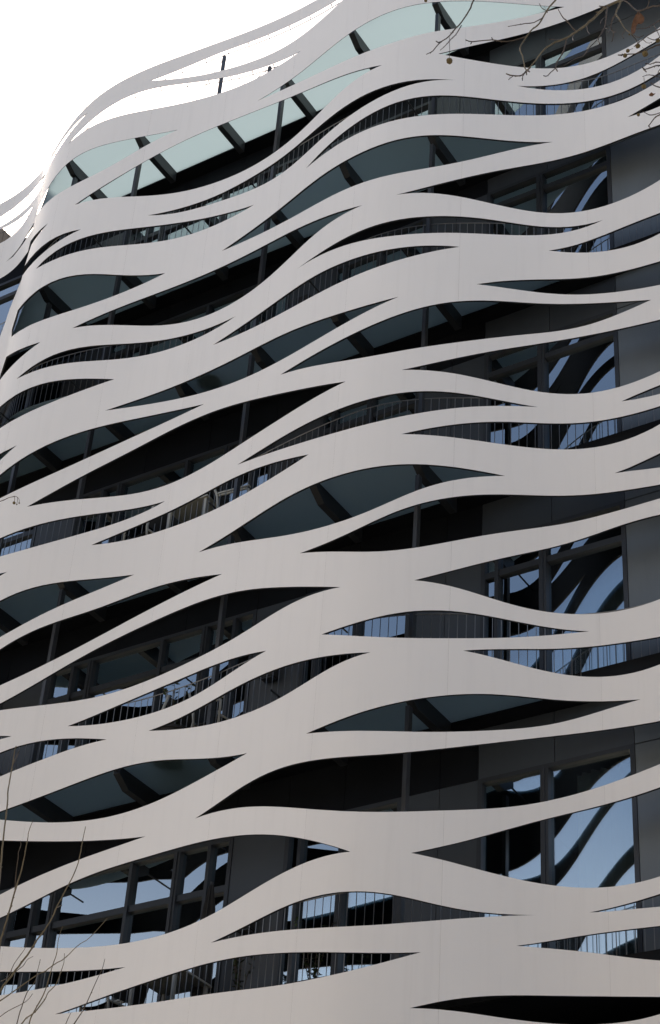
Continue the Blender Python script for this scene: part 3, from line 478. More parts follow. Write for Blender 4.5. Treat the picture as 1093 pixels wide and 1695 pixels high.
'24': ([(-11.453,17.913),(-11.321,17.929),(-11.19,17.944),(-11.059,17.96),(-10.929,17.975),(-10.801,17.99),(-10.673,18.005),(-10.546,18.019),(-10.42,18.034),(-10.294,18.048),(-10.17,18.062),(-10.046,18.075),(-9.926,18.093),(-9.814,18.12),(-9.706,18.155),(-9.603,18.195),(-9.503,18.238),(-9.405,18.283),(-9.309,18.329),(-9.215,18.373),(-9.121,18.416),(-9.029,18.456),(-8.937,18.492),(-8.845,18.524),(-8.754,18.552),(-8.663,18.576),(-8.571,18.596),(-8.48,18.612),(-8.387,18.625),(-8.294,18.635),(-8.199,18.643),(-8.103,18.65),(-8.006,18.655),(-7.905,18.658),(-7.803,18.657),(-7.697,18.653),(-7.587,18.643),(-7.474,18.625),(-7.356,18.597),(-7.233,18.558),(-7.105,18.508),(-6.975,18.449),(-6.842,18.382),(-6.706,18.305),(-6.568,18.22)],
  [(-11.453,17.913),(-11.299,17.881),(-11.146,17.846),(-10.993,17.807),(-10.843,17.766),(-10.694,17.723),(-10.547,17.682),(-10.404,17.642),(-10.263,17.605),(-10.125,17.572),(-9.99,17.544),(-9.865,17.53),(-9.748,17.529),(-9.638,17.539),(-9.533,17.557),(-9.432,17.581),(-9.334,17.609),(-9.239,17.64),(-9.145,17.674),(-9.053,17.711),(-8.963,17.749),(-8.873,17.789),(-8.783,17.83),(-8.694,17.871),(-8.605,17.913),(-8.515,17.953),(-8.425,17.992),(-8.333,18.029),(-8.24,18.063),(-8.146,18.094),(-8.05,18.123),(-7.952,18.15),(-7.852,18.174),(-7.749,18.198),(-7.644,18.22),(-7.537,18.24),(-7.426,18.257),(-7.312,18.27),(-7.194,18.275),(-7.073,18.276),(-6.95,18.272),(-6.825,18.261),(-6.698,18.244),(-6.568,18.22)]),
'25': ([(-14.678,18.614),(-14.553,18.643),(-14.426,18.669),(-14.297,18.691),(-14.163,18.709),(-14.026,18.722),(-13.883,18.729),(-13.736,18.73),(-13.587,18.729),(-13.437,18.727),(-13.286,18.725),(-13.136,18.722),(-12.985,18.718),(-12.834,18.714),(-12.683,18.71),(-12.532,18.705),(-12.382,18.702),(-12.233,18.698),(-12.085,18.695),(-11.937,18.691),(-11.79,18.685),(-11.643,18.678),(-11.496,18.667),(-11.348,18.654),(-11.201,18.637),(-11.054,18.618),(-10.909,18.598),(-10.764,18.578),(-10.622,18.557),(-10.481,18.538),(-10.343,18.52),(-10.207,18.504),(-10.073,18.49),(-9.943,18.48),(-9.823,18.484),(-9.709,18.499),(-9.601,18.521)],
  [(-14.678,18.614),(-14.542,18.61),(-14.404,18.604),(-14.262,18.593),(-14.116,18.577),(-13.964,18.555),(-13.806,18.526),(-13.645,18.492),(-13.482,18.457),(-13.318,18.422),(-13.154,18.387),(-12.99,18.353),(-12.826,18.321),(-12.663,18.291),(-12.502,18.263),(-12.342,18.239),(-12.186,18.219),(-12.032,18.203),(-11.881,18.192),(-11.733,18.186),(-11.589,18.184),(-11.447,18.186),(-11.309,18.191),(-11.173,18.201),(-11.04,18.214),(-10.91,18.229),(-10.781,18.246),(-10.654,18.265),(-10.529,18.285),(-10.404,18.306),(-10.281,18.328),(-10.159,18.349),(-10.038,18.371),(-9.921,18.397),(-9.81,18.432),(-9.704,18.474),(-9.601,18.521)]),
'26': ([(-19.397,17.377),(-18.955,17.545),(-18.386,17.701),(-17.659,17.808),(-16.932,17.82),(-16.237,17.753),(-16.116,17.818),(-15.995,17.88),(-15.874,17.939),(-15.753,17.996),(-15.631,18.049),(-15.509,18.1),(-15.386,18.146),(-15.263,18.188),(-15.138,18.226),(-15.012,18.26),(-14.884,18.288),(-14.755,18.311),(-14.622,18.329),(-14.486,18.341),(-14.347,18.346),(-14.203,18.344),(-14.053,18.335),(-13.898,18.318),(-13.735,18.292),(-13.57,18.261),(-13.402,18.227),(-13.234,18.19),(-13.063,18.151),(-12.892,18.109)],
  [(-19.397,17.377),(-18.955,17.273),(-18.386,17.188),(-17.659,17.153),(-16.932,17.191),(-16.135,17.287),(-15.995,17.316),(-15.862,17.351),(-15.733,17.389),(-15.609,17.43),(-15.487,17.474),(-15.368,17.52),(-15.251,17.567),(-15.135,17.616),(-15.019,17.666),(-14.905,17.717),(-14.79,17.767),(-14.674,17.817),(-14.556,17.864),(-14.436,17.91),(-14.314,17.951),(-14.188,17.989),(-14.057,18.021),(-13.922,18.046),(-13.78,18.064),(-13.636,18.078),(-13.49,18.089),(-13.342,18.098),(-13.193,18.104),(-13.043,18.108),(-12.892,18.109)]),
'27': ([(-19.125,18.117),(-18.735,18.142),(-18.234,18.166),(-17.594,18.184),(-16.954,18.192),(-16.342,18.193),(-16.165,18.206),(-16.018,18.235)],
  [(-19.125,18.117),(-18.735,18.093),(-18.234,18.069),(-17.594,18.051),(-16.954,18.043),(-16.328,18.041),(-16.208,18.106),(-16.117,18.174),(-16.018,18.235)]),
'28': ([(-15.62,17),(-15.509,17.056),(-15.4,17.115),(-15.293,17.175),(-15.186,17.236),(-15.081,17.298),(-14.975,17.359),(-14.868,17.418),(-14.76,17.476),(-14.65,17.532),(-14.539,17.584),(-14.425,17.634),(-14.308,17.682),(-14.188,17.726),(-14.065,17.766),(-13.938,17.802),(-13.806,17.831),(-13.67,17.855),(-13.531,17.875),(-13.39,17.891),(-13.245,17.9),(-13.097,17.903),(-12.946,17.899),(-12.792,17.888),(-12.635,17.869),(-12.475,17.843),(-12.312,17.81),(-12.149,17.771),(-11.984,17.728),(-11.82,17.682),(-11.657,17.634),(-11.496,17.587),(-11.337,17.54),(-11.18,17.494),(-11.026,17.45),(-10.875,17.407),(-10.726,17.366),(-10.58,17.325),(-10.436,17.285),(-10.295,17.246)],
  [(-15.62,17),(-15.487,17.005),(-15.357,17.01),(-15.228,17.013),(-15.1,17.014),(-14.972,17.012),(-14.844,17.008),(-14.714,17.001),(-14.583,16.991),(-14.45,16.979),(-14.314,16.965),(-14.175,16.95),(-14.032,16.933),(-13.886,16.916),(-13.737,16.898),(-13.588,16.885),(-13.44,16.877),(-13.295,16.875),(-13.151,16.878),(-13.01,16.884),(-12.87,16.895),(-12.732,16.908),(-12.596,16.923),(-12.462,16.941),(-12.329,16.96),(-12.196,16.979),(-12.065,16.999),(-11.934,17.018),(-11.803,17.036),(-11.673,17.054),(-11.544,17.073),(-11.415,17.091),(-11.288,17.11),(-11.162,17.129),(-11.036,17.149),(-10.912,17.168),(-10.788,17.187),(-10.664,17.204),(-10.541,17.22),(-10.418,17.234),(-10.295,17.246)]),
'29': ([(-18.98,16.306),(-18.56,16.368),(-18.019,16.43),(-17.328,16.483),(-16.637,16.514),(-15.976,16.529),(-15.842,16.557),(-15.711,16.584),(-15.581,16.609),(-15.454,16.632),(-15.327,16.653),(-15.201,16.671),(-15.075,16.685),(-14.948,16.696),(-14.82,16.704),(-14.69,16.707),(-14.558,16.707),(-14.424,16.702),(-14.286,16.693),(-14.144,16.68),(-13.998,16.664),(-13.848,16.645),(-13.693,16.624),(-13.539,16.606),(-13.385,16.591)],
  [(-18.98,16.306),(-18.56,16.259),(-18.019,16.217),(-17.328,16.189),(-16.637,16.184),(-15.908,16.192),(-15.764,16.202),(-15.626,16.217),(-15.493,16.235),(-15.363,16.257),(-15.236,16.281),(-15.11,16.306),(-14.986,16.331),(-14.861,16.357),(-14.736,16.382),(-14.609,16.406),(-14.481,16.429),(-14.351,16.451),(-14.219,16.471),(-14.084,16.49),(-13.946,16.508),(-13.805,16.524),(-13.663,16.542),(-13.523,16.565),(-13.385,16.591)]),
'30': ([(-14.534,16.164),(-14.415,16.203),(-14.293,16.238),(-14.167,16.27),(-14.037,16.298),(-13.902,16.32),(-13.763,16.336),(-13.62,16.35),(-13.477,16.362),(-13.333,16.373),(-13.189,16.384),(-13.045,16.396),(-12.902,16.408),(-12.759,16.421),(-12.615,16.433),(-12.472,16.443),(-12.327,16.45),(-12.18,16.453),(-12.031,16.449),(-11.88,16.439),(-11.727,16.423),(-11.573,16.401),(-11.419,16.375),(-11.265,16.345),(-11.112,16.312),(-10.96,16.277),(-10.809,16.241)],
  [(-14.534,16.164),(-14.401,16.154),(-14.267,16.146),(-14.129,16.138),(-13.989,16.129),(-13.844,16.119),(-13.696,16.107),(-13.548,16.097),(-13.4,16.088),(-13.251,16.08),(-13.102,16.072),(-12.954,16.065),(-12.806,16.059),(-12.659,16.055),(-12.513,16.052),(-12.369,16.052),(-12.228,16.055),(-12.088,16.06),(-11.951,16.068),(-11.815,16.078),(-11.682,16.091),(-11.551,16.105),(-11.421,16.122),(-11.294,16.141),(-11.17,16.162),(-11.047,16.186),(-10.927,16.212),(-10.809,16.241)]),
'31': ([(-12.087,16.654),(-11.954,16.672),(-11.821,16.69),(-11.689,16.707),(-11.557,16.724),(-11.426,16.741),(-11.295,16.756),(-11.164,16.77),(-11.034,16.782),(-10.903,16.792),(-10.773,16.8),(-10.643,16.806),(-10.513,16.81),(-10.384,16.811),(-10.254,16.81),(-10.126,16.807),(-9.998,16.801),(-9.877,16.802),(-9.763,16.809),(-9.654,16.82),(-9.549,16.833),(-9.448,16.848),(-9.35,16.862),(-9.254,16.875),(-9.16,16.886),(-9.068,16.894),(-8.978,16.899),(-8.889,16.901),(-8.801,16.901),(-8.714,16.897),(-8.627,16.892),(-8.54,16.885),(-8.452,16.877),(-8.364,16.869),(-8.276,16.86),(-8.186,16.851),(-8.094,16.841)],
  [(-12.087,16.654),(-11.936,16.636),(-11.785,16.617),(-11.634,16.596),(-11.485,16.574),(-11.337,16.552),(-11.19,16.53),(-11.046,16.509),(-10.904,16.489),(-10.764,16.47),(-10.626,16.453),(-10.491,16.437),(-10.357,16.422),(-10.226,16.409),(-10.096,16.397),(-9.97,16.387),(-9.852,16.388),(-9.741,16.397),(-9.635,16.414),(-9.534,16.436),(-9.437,16.463),(-9.342,16.492),(-9.249,16.524),(-9.159,16.557),(-9.069,16.591),(-8.981,16.625),(-8.893,16.658),(-8.806,16.689),(-8.718,16.719),(-8.631,16.746),(-8.544,16.771),(-8.456,16.792),(-8.367,16.811),(-8.277,16.825),(-8.186,16.836),(-8.094,16.841)]),
'32': ([(-9.522,17.225),(-9.424,17.254),(-9.328,17.289),(-9.236,17.33),(-9.145,17.374),(-9.056,17.421),(-8.968,17.47),(-8.88,17.52),(-8.793,17.571),(-8.706,17.621),(-8.619,17.671),(-8.531,17.72),(-8.443,17.767),(-8.353,17.812),(-8.262,17.854),(-8.17,17.894),(-8.077,17.932),(-7.981,17.966),(-7.883,17.997),(-7.782,18.023),(-7.679,18.043),(-7.572,18.057),(-7.461,18.063),(-7.346,18.059),(-7.226,18.044),(-7.102,18.02),(-6.975,17.989),(-6.846,17.949),(-6.714,17.902),(-6.579,17.847),(-6.443,17.785),(-5.19,17.233)],
  [(-9.522,17.225),(-9.42,17.226),(-9.321,17.227),(-9.225,17.228),(-9.132,17.227),(-9.041,17.225),(-8.951,17.221),(-8.863,17.214),(-8.776,17.204),(-8.689,17.193),(-8.603,17.18),(-8.516,17.165),(-8.429,17.15),(-8.342,17.136),(-8.253,17.122),(-8.163,17.109),(-8.07,17.098),(-7.976,17.09),(-7.879,17.083),(-7.779,17.077),(-7.677,17.073),(-7.571,17.069),(-7.461,17.064),(-7.348,17.058),(-7.232,17.048),(-7.112,17.035),(-6.99,17.022),(-6.868,17.007),(-6.743,16.99),(-6.618,16.97),(-6.491,16.948),(-5.19,17.233)]),
'33': ([(-7.085,16.786),(-6.885,16.79),(-6.685,16.767),(-6.504,16.728),(-5.879,16.601)],
  [(-7.085,16.786),(-6.888,16.722),(-6.691,16.655),(-6.512,16.589),(-5.879,16.601)]),
'34': ([(-9.485,16.159),(-9.388,16.192),(-9.294,16.228),(-9.201,16.265),(-9.11,16.302),(-9.02,16.34),(-8.931,16.376),(-8.843,16.411),(-8.754,16.444),(-8.666,16.474),(-8.577,16.501),(-8.488,16.523),(-8.398,16.542),(-8.307,16.556),(-8.215,16.567),(-8.122,16.575),(-8.027,16.581),(-7.93,16.586),(-7.83,16.589),(-7.728,16.59),(-7.623,16.59),(-7.514,16.587),(-7.401,16.58),(-7.284,16.568),(-7.163,16.55),(-7.039,16.528),(-6.913,16.502),(-6.785,16.472),(-6.654,16.438),(-6.522,16.399),(-5.771,16.217)],
  [(-9.485,16.159),(-9.387,16.158),(-9.292,16.158),(-9.2,16.159),(-9.11,16.16),(-9.021,16.162),(-8.934,16.163),(-8.847,16.163),(-8.762,16.164),(-8.676,16.164),(-8.591,16.164),(-8.506,16.164),(-8.42,16.164),(-8.333,16.164),(-8.245,16.164),(-8.156,16.164),(-8.065,16.164),(-7.972,16.164),(-7.877,16.165),(-7.78,16.165),(-7.679,16.166),(-7.576,16.165),(-7.47,16.164),(-7.36,16.161),(-7.247,16.156),(-7.131,16.148),(-7.013,16.141),(-6.895,16.134),(-6.776,16.129),(-6.657,16.123),(-6.538,16.12),(-5.771,16.217)]),
'35': ([(-12.628,15.438),(-12.493,15.455),(-12.36,15.474),(-12.227,15.493),(-12.096,15.513),(-11.967,15.534),(-11.838,15.557),(-11.711,15.579),(-11.584,15.602),(-11.458,15.625),(-11.331,15.645),(-11.205,15.664),(-11.077,15.679),(-10.949,15.691),(-10.821,15.699),(-10.691,15.704),(-10.562,15.705),(-10.432,15.703),(-10.303,15.697),(-10.174,15.689),(-10.046,15.678),(-9.923,15.668),(-9.807,15.665),(-9.697,15.666),(-9.592,15.67),(-9.491,15.675),(-9.394,15.68),(-9.299,15.685),(-9.207,15.689),(-9.116,15.692),(-9.028,15.694),(-8.941,15.695),(-8.854,15.694),(-8.769,15.691),(-8.684,15.687),(-8.599,15.682),(-8.515,15.675),(-8.43,15.666)],
  [(-12.628,15.438),(-12.475,15.419),(-12.32,15.393),(-12.163,15.36),(-12.006,15.322),(-11.848,15.279),(-11.691,15.234),(-11.536,15.187),(-11.383,15.142),(-11.232,15.099),(-11.085,15.061),(-10.941,15.028),(-10.801,15),(-10.664,14.978),(-10.531,14.962),(-10.401,14.951),(-10.275,14.946),(-10.152,14.945),(-10.032,14.95),(-9.919,14.965),(-9.814,14.991),(-9.715,15.028),(-9.621,15.072),(-9.531,15.121),(-9.444,15.174),(-9.358,15.229),(-9.274,15.284),(-9.19,15.337),(-9.106,15.388),(-9.023,15.436),(-8.939,15.481),(-8.855,15.521),(-8.771,15.559),(-8.686,15.592),(-8.601,15.621),(-8.516,15.646),(-8.43,15.666)]),
'36': ([(-10.812,14.681),(-10.683,14.678),(-10.556,14.68),(-10.433,14.685),(-10.312,14.695),(-10.195,14.709),(-10.08,14.726),(-9.968,14.748),(-9.864,14.779),(-9.765,14.818),(-9.67,14.86),(-9.578,14.906),(-9.489,14.953),(-9.401,14.999),(-9.313,15.045),(-9.227,15.089),(-9.141,15.131),(-9.056,15.171),(-8.971,15.209),(-8.887,15.243),(-8.803,15.275),(-8.718,15.304),(-8.634,15.329),(-8.549,15.351),(-8.464,15.37),(-8.378,15.386),(-8.292,15.399),(-8.204,15.41),(-8.115,15.419),(-8.024,15.426),(-7.931,15.432),(-7.837,15.436),(-7.74,15.439),(-7.64,15.439),(-7.536,15.436),(-7.43,15.429),(-7.319,15.416),(-7.204,15.396),(-7.086,15.371),(-6.965,15.34),(-6.842,15.304),(-6.716,15.262),(-6.589,15.215),(-5.906,15.045)],
  [(-10.812,14.681),(-10.674,14.64),(-10.538,14.598),(-10.404,14.555),(-10.272,14.511),(-10.143,14.467),(-10.016,14.425),(-9.897,14.392),(-9.786,14.371),(-9.681,14.36),(-9.582,14.359),(-9.487,14.367),(-9.396,14.383),(-9.307,14.405),(-9.221,14.432),(-9.137,14.464),(-9.054,14.499),(-8.973,14.537),(-8.892,14.576),(-8.811,14.617),(-8.731,14.657),(-8.651,14.697),(-8.57,14.736),(-8.489,14.774),(-8.407,14.81),(-8.324,14.844),(-8.24,14.877),(-8.155,14.908),(-8.068,14.937),(-7.98,14.965),(-7.89,14.991),(-7.798,15.017),(-7.704,15.04),(-7.607,15.061),(-7.508,15.079),(-7.405,15.092),(-7.299,15.099),(-7.188,15.098),(-7.075,15.092),(-6.96,15.081),(-6.842,15.064),(-6.722,15.041),(-6.6,15.012),(-5.906,15.045)]),
'37': ([(-7.221,15.685),(-7.026,15.691),(-6.804,15.695),(-6.563,15.68),(-5.87,15.523)],
  [(-7.221,15.685),(-7.028,15.64),(-6.81,15.564),(-6.575,15.466),(-5.87,15.523)]),
'38': ([(-9.278,13.94),(-9.195,13.979),(-9.113,14.021),(-9.032,14.065),(-8.953,14.11),(-8.874,14.157),(-8.795,14.205),(-8.716,14.254),(-8.637,14.302),(-8.558,14.349),(-8.478,14.396),(-8.398,14.44),(-8.316,14.483),(-8.233,14.524),(-8.149,14.564),(-8.064,14.603),(-7.977,14.641),(-7.888,14.679),(-7.798,14.715),(-7.706,14.751),(-7.612,14.784),(-7.515,14.814),(-7.414,14.839),(-7.31,14.857),(-7.202,14.867),(-7.09,14.867),(-6.976,14.859),(-6.858,14.842),(-6.737,14.816),(-6.613,14.779),(-5.055,14.096)],
  [(-9.278,13.94),(-9.189,13.936),(-9.103,13.929),(-9.018,13.919),(-8.936,13.906),(-8.854,13.889),(-8.774,13.87),(-8.695,13.849),(-8.615,13.827),(-8.536,13.805),(-8.456,13.783),(-8.376,13.763),(-8.295,13.745),(-8.212,13.729),(-8.127,13.716),(-8.041,13.705),(-7.952,13.697),(-7.861,13.69),(-7.768,13.684),(-7.672,13.678),(-7.572,13.673),(-7.47,13.667),(-7.364,13.66),(-7.255,13.651),(-7.143,13.641),(-7.029,13.631),(-6.913,13.621),(-6.796,13.612),(-6.678,13.603),(-5.055,14.096)]),
'39': ([(-19.097,14.934),(-18.629,15.13),(-18.027,15.313),(-17.258,15.444),(-16.489,15.47),(-15.754,15.409),(-15.633,15.455),(-15.511,15.495),(-15.389,15.528),(-15.265,15.554),(-15.14,15.573),(-15.013,15.585),(-14.885,15.592),(-14.754,15.593),(-14.622,15.589),(-14.486,15.581),(-14.348,15.57),(-14.207,15.555),(-14.061,15.536),(-13.91,15.513),(-13.753,15.485)],
  [(-19.097,14.934),(-18.629,14.832),(-18.027,14.747),(-17.258,14.705),(-16.489,14.725),(-15.636,14.79),(-15.524,14.845),(-15.415,14.902),(-15.308,14.96),(-15.2,15.017),(-15.093,15.073),(-14.984,15.126),(-14.873,15.177),(-14.76,15.224),(-14.645,15.269),(-14.528,15.31),(-14.408,15.348),(-14.284,15.383),(-14.158,15.415),(-14.027,15.443),(-13.892,15.466),(-13.753,15.485)]),
'40': ([(-18.898,14.116),(-18.436,14.284),(-17.842,14.445),(-17.083,14.569),(-16.324,14.611),(-15.598,14.588),(-15.495,14.652),(-15.392,14.711),(-15.286,14.766),(-15.179,14.817),(-15.069,14.862),(-14.957,14.902),(-14.843,14.938),(-14.727,14.97),(-14.608,14.998),(-14.488,15.025),(-14.365,15.051),(-14.241,15.076),(-14.114,15.1),(-13.983,15.12),(-13.847,15.136),(-13.707,15.146),(-13.563,15.151),(-13.416,15.15),(-13.266,15.142),(-13.112,15.126),(-12.954,15.103),(-12.794,15.073),(-12.631,15.036),(-12.467,14.993),(-12.302,14.946),(-12.135,14.894)],
  [(-18.898,14.116),(-18.436,13.998),(-17.842,13.902),(-17.083,13.861),(-16.324,13.903),(-15.49,14.006),(-15.381,14.048),(-15.275,14.092),(-15.17,14.139),(-15.067,14.187),(-14.965,14.236),(-14.863,14.287),(-14.76,14.337),(-14.658,14.388),(-14.554,14.438),(-14.449,14.487),(-14.342,14.535),(-14.233,14.581),(-14.12,14.624),(-14.005,14.664),(-13.885,14.7),(-13.761,14.732),(-13.635,14.76),(-13.507,14.786),(-13.376,14.809),(-13.244,14.829),(-13.111,14.847),(-12.975,14.862),(-12.838,14.874),(-12.7,14.884),(-12.561,14.89),(-12.42,14.894),(-12.278,14.896),(-12.135,14.894)]),
'41': ([(-15.738,13.658),(-15.696,13.676),(-15.642,13.694),(-15.573,13.709),(-15.504,13.716),(-15.438,13.72),(-15.338,13.77),(-15.24,13.823),(-15.144,13.879),(-15.049,13.936),(-14.955,13.994),(-14.86,14.053),(-14.766,14.111),(-14.67,14.168),(-14.572,14.224),(-14.472,14.277),(-14.37,14.327),(-14.265,14.375),(-14.156,14.418),(-14.042,14.456),(-13.924,14.489),(-13.801,14.516),(-13.674,14.539),(-13.545,14.559),(-13.413,14.575),(-13.28,14.589),(-13.145,14.599),(-13.008,14.607),(-12.869,14.611),(-12.728,14.611),(-12.585,14.607),(-12.44,14.598),(-12.293,14.583),(-12.145,14.563),(-11.995,14.536),(-11.844,14.504),(-11.693,14.466),(-11.542,14.424),(-11.391,14.378),(-11.243,14.329),(-11.096,14.279),(-10.952,14.229),(-10.811,14.18),(-10.672,14.131),(-10.536,14.083),(-10.403,14.037),(-10.272,13.992),(-10.144,13.948)],
  [(-15.738,13.658),(-15.696,13.643),(-15.642,13.629),(-15.573,13.618),(-15.504,13.615),(-15.419,13.616),(-15.298,13.618),(-15.178,13.622),(-15.06,13.625),(-14.942,13.628),(-14.824,13.631),(-14.705,13.634),(-14.585,13.636),(-14.464,13.637),(-14.342,13.639),(-14.217,13.641),(-14.09,13.643),(-13.96,13.645),(-13.827,13.647),(-13.691,13.649),(-13.556,13.653),(-13.421,13.659),(-13.286,13.665),(-13.15,13.673),(-13.016,13.68),(-12.881,13.689),(-12.747,13.697),(-12.613,13.706),(-12.479,13.715),(-12.346,13.725),(-12.215,13.735),(-12.084,13.747),(-11.956,13.761),(-11.83,13.777),(-11.706,13.797),(-11.585,13.818),(-11.466,13.842),(-11.348,13.867),(-11.231,13.892),(-11.114,13.915),(-10.996,13.936),(-10.878,13.954),(-10.759,13.966),(-10.638,13.974),(-10.516,13.976),(-10.393,13.972),(-10.269,13.963),(-10.144,13.948)]),
'42': ([(-14.428,13.269),(-14.315,13.3),(-14.2,13.33),(-14.083,13.358),(-13.963,13.384),(-13.838,13.406),(-13.71,13.425),(-13.58,13.442),(-13.448,13.457),(-13.315,13.47),(-13.18,13.48),(-13.044,13.489),(-12.907,13.496),(-12.77,13.501),(-12.631,13.505),(-12.492,13.508),(-12.353,13.51),(-12.213,13.509),(-12.072,13.505),(-11.931,13.498),(-11.789,13.487),(-11.646,13.471),(-11.503,13.45),(-11.359,13.425),(-11.215,13.395)],
  [(-14.428,13.269),(-14.297,13.252),(-14.163,13.237),(-14.026,13.222),(-13.885,13.207),(-13.74,13.191),(-13.594,13.176),(-13.448,13.163),(-13.302,13.153),(-13.156,13.145),(-13.011,13.139),(-12.867,13.137),(-12.726,13.138),(-12.587,13.144),(-12.452,13.155),(-12.32,13.17),(-12.191,13.191),(-12.066,13.215),(-11.943,13.242),(-11.822,13.271),(-11.701,13.299),(-11.581,13.327),(-11.46,13.352),(-11.338,13.375),(-11.215,13.395)]),
'43': ([(-13.104,12.893),(-12.966,12.895),(-12.83,12.901),(-12.695,12.909),(-12.563,12.919),(-12.432,12.933),(-12.304,12.948),(-12.176,12.965),(-12.05,12.984),(-11.925,13.002),(-11.8,13.02),(-11.674,13.035),(-11.548,13.048),(-11.421,13.059),(-11.293,13.066),(-11.165,13.071),(-11.037,13.072),(-10.909,13.07),(-10.781,13.065),(-10.654,13.056),(-10.527,13.045),(-10.401,13.031),(-10.277,13.014),(-10.153,12.995),(-10.031,12.974),(-9.915,12.956),(-9.805,12.943),(-9.702,12.934)],
  [(-13.104,12.893),(-12.949,12.85),(-12.795,12.809),(-12.641,12.77),(-12.488,12.733),(-12.336,12.7),(-12.186,12.67),(-12.038,12.644),(-11.893,12.624),(-11.751,12.609),(-11.613,12.599),(-11.478,12.594),(-11.347,12.595),(-11.22,12.601),(-11.097,12.612),(-10.978,12.628),(-10.862,12.649),(-10.751,12.675),(-10.642,12.704),(-10.535,12.735),(-10.43,12.768),(-10.325,12.799),(-10.22,12.829),(-10.114,12.854),(-10.007,12.875),(-9.902,12.896),(-9.801,12.916),(-9.702,12.934)]),
'44': ([(-18.328,12.673),(-17.904,12.891),(-17.36,13.084),(-16.664,13.19),(-15.968,13.145),(-15.303,12.968),(-15.183,13.009),(-15.061,13.043),(-14.937,13.068),(-14.81,13.086),(-14.68,13.094),(-14.546,13.094),(-14.407,13.085),(-14.264,13.067),(-14.115,13.039),(-13.959,13.002),(-13.796,12.955)],
  [(-18.328,12.673),(-17.904,12.661),(-17.36,12.651),(-16.664,12.642),(-15.968,12.632),(-15.24,12.614),(-15.13,12.656),(-15.02,12.698),(-14.91,12.739),(-14.799,12.779),(-14.686,12.817),(-14.572,12.854),(-14.455,12.887),(-14.335,12.915),(-14.21,12.938),(-14.079,12.953),(-13.941,12.959),(-13.796,12.955)]),
'45': ([(-15.648,13.195),(-15.606,13.204),(-15.552,13.212),(-15.483,13.218),(-15.414,13.221),(-15.348,13.222),(-15.27,13.213),(-15.183,13.201)],
  [(-15.648,13.195),(-15.606,13.186),(-15.552,13.178),(-15.483,13.171),(-15.414,13.169),(-15.339,13.168),(-15.265,13.183),(-15.183,13.201)]),
'46': ([(-16.147,15.865),(-16.105,15.872),(-16.051,15.878),(-15.982,15.884),(-15.913,15.886),(-15.847,15.886),(-15.73,15.891)],
  [(-16.147,15.865),(-16.105,15.858),(-16.051,15.851),(-15.982,15.846),(-15.913,15.843),(-15.838,15.843),(-15.73,15.891)]),
'47': ([(-18.15,12.02),(-17.73,12.187),(-17.19,12.327),(-16.5,12.383),(-15.81,12.305),(-15.15,12.106),(-15.046,12.14),(-14.942,12.175),(-14.839,12.209),(-14.735,12.243),(-14.63,12.277),(-14.524,12.31),(-14.416,12.342),(-14.306,12.373),(-14.193,12.401),(-14.077,12.426),(-13.956,12.447),(-13.83,12.462),(-13.698,12.472),(-13.564,12.476),(-13.427,12.475),(-13.286,12.467),(-13.143,12.452),(-12.996,12.43),(-12.847,12.401),(-12.695,12.365),(-12.542,12.324),(-12.389,12.28),(-12.236,12.235),(-12.084,12.192),(-11.934,12.15),(-11.786,12.113),(-11.641,12.081),(-11.499,12.055),(-11.361,12.035)],
  [(-18.15,12.02),(-17.73,11.977),(-17.19,11.941),(-16.5,11.927),(-15.81,11.947),(-15.13,11.993),(-15.011,11.972),(-14.894,11.953),(-14.776,11.935),(-14.658,11.919),(-14.539,11.904),(-14.418,11.889),(-14.295,11.876),(-14.17,11.864),(-14.042,11.852),(-13.91,11.84),(-13.774,11.829),(-13.638,11.819),(-13.502,11.813),(-13.366,11.81),(-13.231,11.81),(-13.098,11.813),(-12.966,11.819),(-12.835,11.827),(-12.706,11.838),(-12.578,11.852),(-12.451,11.867),(-12.326,11.883),(-12.202,11.901),(-12.079,11.919),(-11.957,11.937),(-11.835,11.956),(-11.715,11.975),(-11.595,11.994),(-11.477,12.014),(-11.361,12.035)]),
'48': ([(-18.57,11.25),(-18.081,11.382),(-17.453,11.511),(-16.65,11.619),(-15.847,11.676),(-15.078,11.701),(-14.957,11.688),(-14.836,11.675),(-14.715,11.663),(-14.593,11.65),(-14.469,11.637),(-14.343,11.622),(-14.213,11.606),(-14.08,11.587),(-13.943,11.566),(-13.8,11.542),(-13.654,11.517),(-13.507,11.491),(-13.359,11.465),(-13.21,11.44),(-13.061,11.415),(-12.911,11.391)],
  [(-18.57,11.25),(-18.081,11.141),(-17.453,11.04),(-16.65,10.969),(-15.847,10.947),(-14.948,10.958),(-14.851,11.007),(-14.753,11.055),(-14.653,11.1),(-14.55,11.143),(-14.445,11.183),(-14.337,11.219),(-14.225,11.252),(-14.109,11.282),(-13.988,11.306),(-13.863,11.327),(-13.732,11.342),(-13.599,11.354),(-13.464,11.365),(-13.327,11.374),(-13.19,11.381),(-13.051,11.387),(-12.911,11.391)]),
